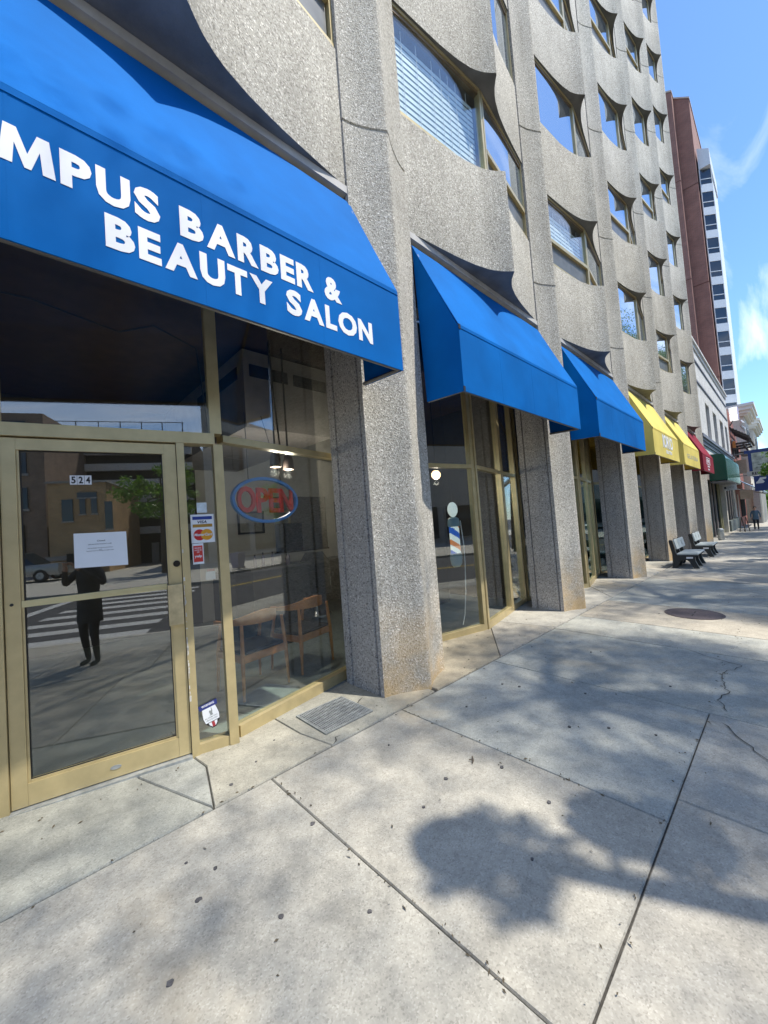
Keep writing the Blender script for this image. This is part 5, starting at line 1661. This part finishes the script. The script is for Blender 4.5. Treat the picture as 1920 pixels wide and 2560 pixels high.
for k in range(9):
    MB().tube([(-16 + k * 1.5, -32.8, 10.65), (-16 + k * 1.5, -32.8, 11.5)], .04, 5).build('railing_post', frame_grey, gg)
MB().box(-16, -32.82, 11.45, -3.9, -32.78, 11.5).build('railing', frame_grey, gg)
for a in range(6):
    MB().box(-23.5 + a * 4.2, -32.99, -.4, -23.0 + a * 4.2, -32.7, 1.59).build('column', concrete_far, gg)
wg = thing('grey_modern_building', 'pale grey modern building with a glass curtain wall across the street', 'building')
MB().box(-1.8, -48, -.4, 70, -26.0, 13.5).build('wall', concrete_far, wg)
for k in range(5):
    for j in range(3):
        MB().box(22.5 + k * 1.6, -25.99, 8.2 + j * 1.25, 24.0 + k * 1.6, -25.9, 9.36 + j * 1.25).build('glass_panel', dark_glass, wg)
for a in range(17):
    MB().box(-.5 + a * 4.0, -25.99, .1, 2.6 + a * 4.0, -25.9, 2.9).build('ground_window', dark_glass, wg)
MB().box(-1.9, -26.3, 3.3, 70, -26.001, 3.7).build('ledge', white_panel, wg)
for k, (x, y) in enumerate(((-3.2, -19.5), (9.5, -14.8), (22, -14.6))):
    make_tree('far_street_tree', ['leafy tree on the plaza across the street opposite the door', 'leafy tree at the far kerb opposite the second awning', 'leafy tree at the far kerb opposite the maroon awning'][k], 'tree', (x, y, z_far(x)), 4, 4.2, 1.7, 1.4, 34, 80, .12, leaf_bright, 70 + k, .55, group='trees across the street')
bn = thing('recycling_bin', 'blue wheeled recycling bin at the far kerb', 'bin', (16.2, -13.9, z_far(16)))
MB().loft([[(sx * w_, sy * w_, z_) for sx, sy in ((-1, -1), (1, -1), (1, 1), (-1, 1))] for w_, z_ in ((.22, .06), (.3, .85))]).build('body', M('bin_blue', (.015, .05, .22), .5), bn)
MB().loft([[(sx * .32, sy * .32, z_) for sx, sy in ((-1, -1), (1, -1), (1, 1), (-1, 1))] for z_ in (.86, .92)]).build('lid', MATS['bin_blue'], bn)
for sx in (-.2, .2): 
    w_ = MB(); w_.tube([(sx - .02, .24, .08), (sx + .02, .24, .08)], .08, 10); w_.build('wheel', black_mat, bn)
su = thing('grey_suv', 'silver grey sport utility vehicle across the street', 'car', (-9.9, -21, z_far(-9.9)), R(4))
car_p = M('silver_paint', (.36, .36, .35), .25, .5, vary=.03)
MB().loft([[(x, y, z) for y, z in ((-.75, .3), (.75, .3), (.8, .6), (.74, .85), (-.74, .85), (-.8, .6))] for x in (-2.0, -1.9, 1.5, 2.0)]).build('body', car_p, su, smooth=True)
MB().loft([[(-1.9, -.70, .851), (1.0, -.70, .851), (1.0, .70, .851), (-1.9, .70, .851)], [(-1.7, -.58, 1.42), (.35, -.58, 1.42), (.35, .58, 1.42), (-1.7, .58, 1.42)]]).build('cabin', dark_glass, su)
MB().box(-1.68, -.57, 1.421, .33, .57, 1.46).build('roof', car_p, su)
for x in (-1.25, 1.25):
    for y in (-.72, .72):
        w = MB().tube([(x, y - .1, .3), (x, y + .1, .3)], .3, 18).build('wheel', black_mat, su)
        MB().tube([(x, y - .11, .3), (x, y + .11, .3)], .17, 14).build('rim', steel_mat, w)

# ================================================================ PEOPLE
def skin_mesh(name, verts, edges, radii, mats, matfn, sub=2, root=0):
    """one continuous surface grown over a skeleton"""
    me = bpy.data.meshes.new(name)
    me.from_pydata([tuple(c * S for c in v) for v in verts], edges, [])
    ob = bpy.data.objects.new(name, me); col.objects.link(ob)
    md_ = ob.modifiers.new('skin', 'SKIN')
    sk = me.skin_vertices
    if len(sk) == 0: raise RuntimeError('no skin layer')
    for i, r_ in enumerate(radii):
        rr_ = r_ if hasattr(r_, '__len__') else (r_, r_)
        sk[0].data[i].radius = (rr_[0] * S, rr_[1] * S)
        sk[0].data[i].use_root = (i == root)
    md_.use_smooth_shade = True
    sb_ = ob.modifiers.new('sub', 'SUBSURF'); sb_.levels = sub; sb_.render_levels = sub
    dg = bpy.context.evaluated_depsgraph_get()
    out = bpy.data.meshes.new_from_object(ob.evaluated_get(dg))
    bpy.data.objects.remove(ob)
    out.name = name
    out.materials.clear()
    for m_ in mats: out.materials.append(m_)
    for p in out.polygons:
        p.use_smooth = True
        c = p.center / S
        p.material_index = matfn(c)
    return out


def person(label, loc, rotz, H, arms, stride, top, trousers, shoe, hair, hat=None, coat_len=.46):
    """arms: ((shoulder->elbow),(elbow->wrist)) absolute points for each side in body units where height = 1; faces -y"""
    t = thing('person', label, 'person', loc, rotz)
    k = H
    V, E, Rd = [], [], []
    def add(p, r_, link_=None):
        V.append((p[0] * k, p[1] * k, p[2] * k)); Rd.append(tuple(q * k for q in (r_ if hasattr(r_, '__len__') else (r_, r_))))
        if link_ is not None: E.append((link_, len(V) - 1))
        return len(V) - 1
    pel = add((0, 0, .53), (.078, .062))
    wai = add((0, .005, .61), (.068, .055), pel)
    che = add((0, .005, .72), (.085, .062), wai)
    nb_ = add((0, .005, .815), (.045, .045), che)
    nk = add((0, 0, .85), (.030, .032), nb_)
    hd0 = add((0, -.008, .885), (.044, .054), nk)
    hd1 = add((0, -.006, .945), (.048, .060), hd0)
    hd2 = add((0, .002, .982), (.030, .036), hd1)
    for sx, key in ((-1, 0), (1, 1)):
        sh_ = add((sx * .095, .008, .795), .036, nb_)
        el, wr = arms[key]
        e = add(el, .026, sh_)
        w = add(wr, .019, e)
        d_ = Vector(wr) - Vector(el); d_.normalize()
        hnd = add(tuple(Vector(wr) + d_ * .035), (.022, .012), w)
        for f in (-1.5, -.5, .5, 1.5):
            fd = (d_ + Vector((f * .14, 0, f * .02 * 0))).normalized()
            f1 = add(tuple(Vector(wr) + d_ * .055 + Vector((f * .008, 0, 0))), .006, hnd)
            add(tuple(Vector(wr) + d_ * .055 + Vector((f * .009, 0, 0)) + fd * .035), .005, f1)
        th_ = add(tuple(Vector(wr) + d_ * .03 + Vector((-sx * .022, -.006, 0))), .006, hnd)
        hp_ = add((sx * .048, 0, .49), .056, pel)
        sy = stride * sx
        kn = add((sx * .052, -.01 + sy * .5 - .012, .28), .036, hp_)
        an = add((sx * .052, sy + .012, .055), .022, kn)
        hl = add((sx * .052, sy + .018, .022), .022, an)
        add((sx * .056, sy - .075, .014), (.022, .013), hl)
    def mf(c):
        z = c.z / k
        if z > .835: return 0
        ax = abs(c.x / k)
        if z < .045: return 3
        if z < .51 and ax < .12: return 2
        # hands
        for key in (0, 1):
            wr = Vector(arms[key][1])
            if (Vector((c.x / k, c.y / k, z)) - wr).dot((wr - Vector(arms[key][0])).normalized()) > -.005 and (Vector((c.x / k, c.y / k, z)) - wr).length < .11: return 0
        return 1
    link('body', skin_mesh('body', V, E, Rd, [skin_mat, top, trousers, shoe], mf), t)
    # loose coat
    rings = []
    for z, rx_, ry_ in ((coat_len, .102, .080), (.55, .096, .074), (.62, .082, .066), (.72, .096, .072), (.79, .092, .058), (.825, .045, .045)):
        rings.append([(rx_ * k * math.cos(a), ry_ * k * math.sin(a), z * k) for a in [2 * math.pi * q / 20 for q in range(20)]])
    MB().loft(rings).build('coat', top, t, smooth=True)
    # hair
    hr = []
    for z, r_, oy in ((.90, .050, .026), (.93, .058, .018), (.965, .056, .012), (.99, .044, .008), (1.0, .02, .005)):
        hr.append([(r_ * k * math.cos(a), (oy + r_ * 1.06 * math.sin(a)) * k, z * k) for a in [2 * math.pi * q / 18 for q in range(18)]])
    MB().loft(hr).build('hair', hair, t, smooth=True)
    # face
    for sx in (-1, 1):
        MB().lathe(sx * .018 * k, -.060 * k, [(0, .936 * k), (.0055 * k, .940 * k), (0, .944 * k)], 8).build('eye', black_mat, t)
        MB().lathe(sx * .052 * k, 0, [(0, .915 * k), (.009 * k, .93 * k), (.009 * k, .945 * k), (0, .955 * k)], 8).build('ear', skin_mat, t)
    MB().loft([[(-.006 * k, -.060 * k, .915 * k), (.006 * k, -.060 * k, .915 * k), (0, -.078 * k, .918 * k)], [(-.003 * k, -.058 * k, .945 * k), (.003 * k, -.058 * k, .945 * k), (0, -.062 * k, .945 * k)]]).build('nose', skin_mat, t)
    MB().box(-.016 * k, -.0635 * k, .897 * k, .016 * k, -.055 * k, .902 * k).build('mouth', M('lips', (.35, .12, .1), .5), t)
    if hat:
        MB().lathe(0, .01 * k, [(.064 * k, .955 * k), (.066 * k, .97 * k), (.058 * k, 1.005 * k), (.03 * k, 1.02 * k), (0, 1.022 * k)], 18).build('cap', hat, t, smooth=True)
    return t


denim = M('denim_jacket', (.10, .16, .22), .85, vary=.15)
dark_cloth = M('dark_trousers', (.018, .02, .028), .85, vary=.2)
hair_dark = M('dark_hair', (.03, .02, .015), .6, vary=.2)
charcoal = M('charcoal_coat', (.045, .045, .045), .85, vary=.2)
tan_shoe = M('pale_shoe', (.5, .45, .42), .6)
PXw, PYw = 32.2, -1.08
person('walking person in a denim jacket and dark trousers far down the sidewalk', (PXw, PYw, gz(PXw, PYw)), R(-90), 1.44,
       (((-.15, .02, .65), (-.13, -.06, .53)), ((.15, .0, .65), (.14, .05, .53))), .05, denim, dark_cloth, tan_shoe, hair_dark)
# photographer behind the camera, seen only mirrored in the door glass
person('person in a charcoal coat and black leggings holding up a phone, mirrored in the door', (-.74, -2.70, gz(-.74, -2.70)), R(180 + 20), 1.48,
       (((-.17, -.04, .68), (-.06, -.17, .83)), ((.17, -.05, .69), (.05, -.18, .83))), .015, charcoal, black_mat, black_mat, hair_dark, charcoal, .36)
ph = thing('mobile_phone', 'black mobile phone held up by the person mirrored in the door', 'phone', (-.82, -2.42, 1.30))
MB().box(-.036, -.004, -.068, .036, .004, .068).build('case', black_mat, ph)
MB().box(-.033, -.0055, -.064, .033, -.0045, .064).build('screen', dark_glass, ph)
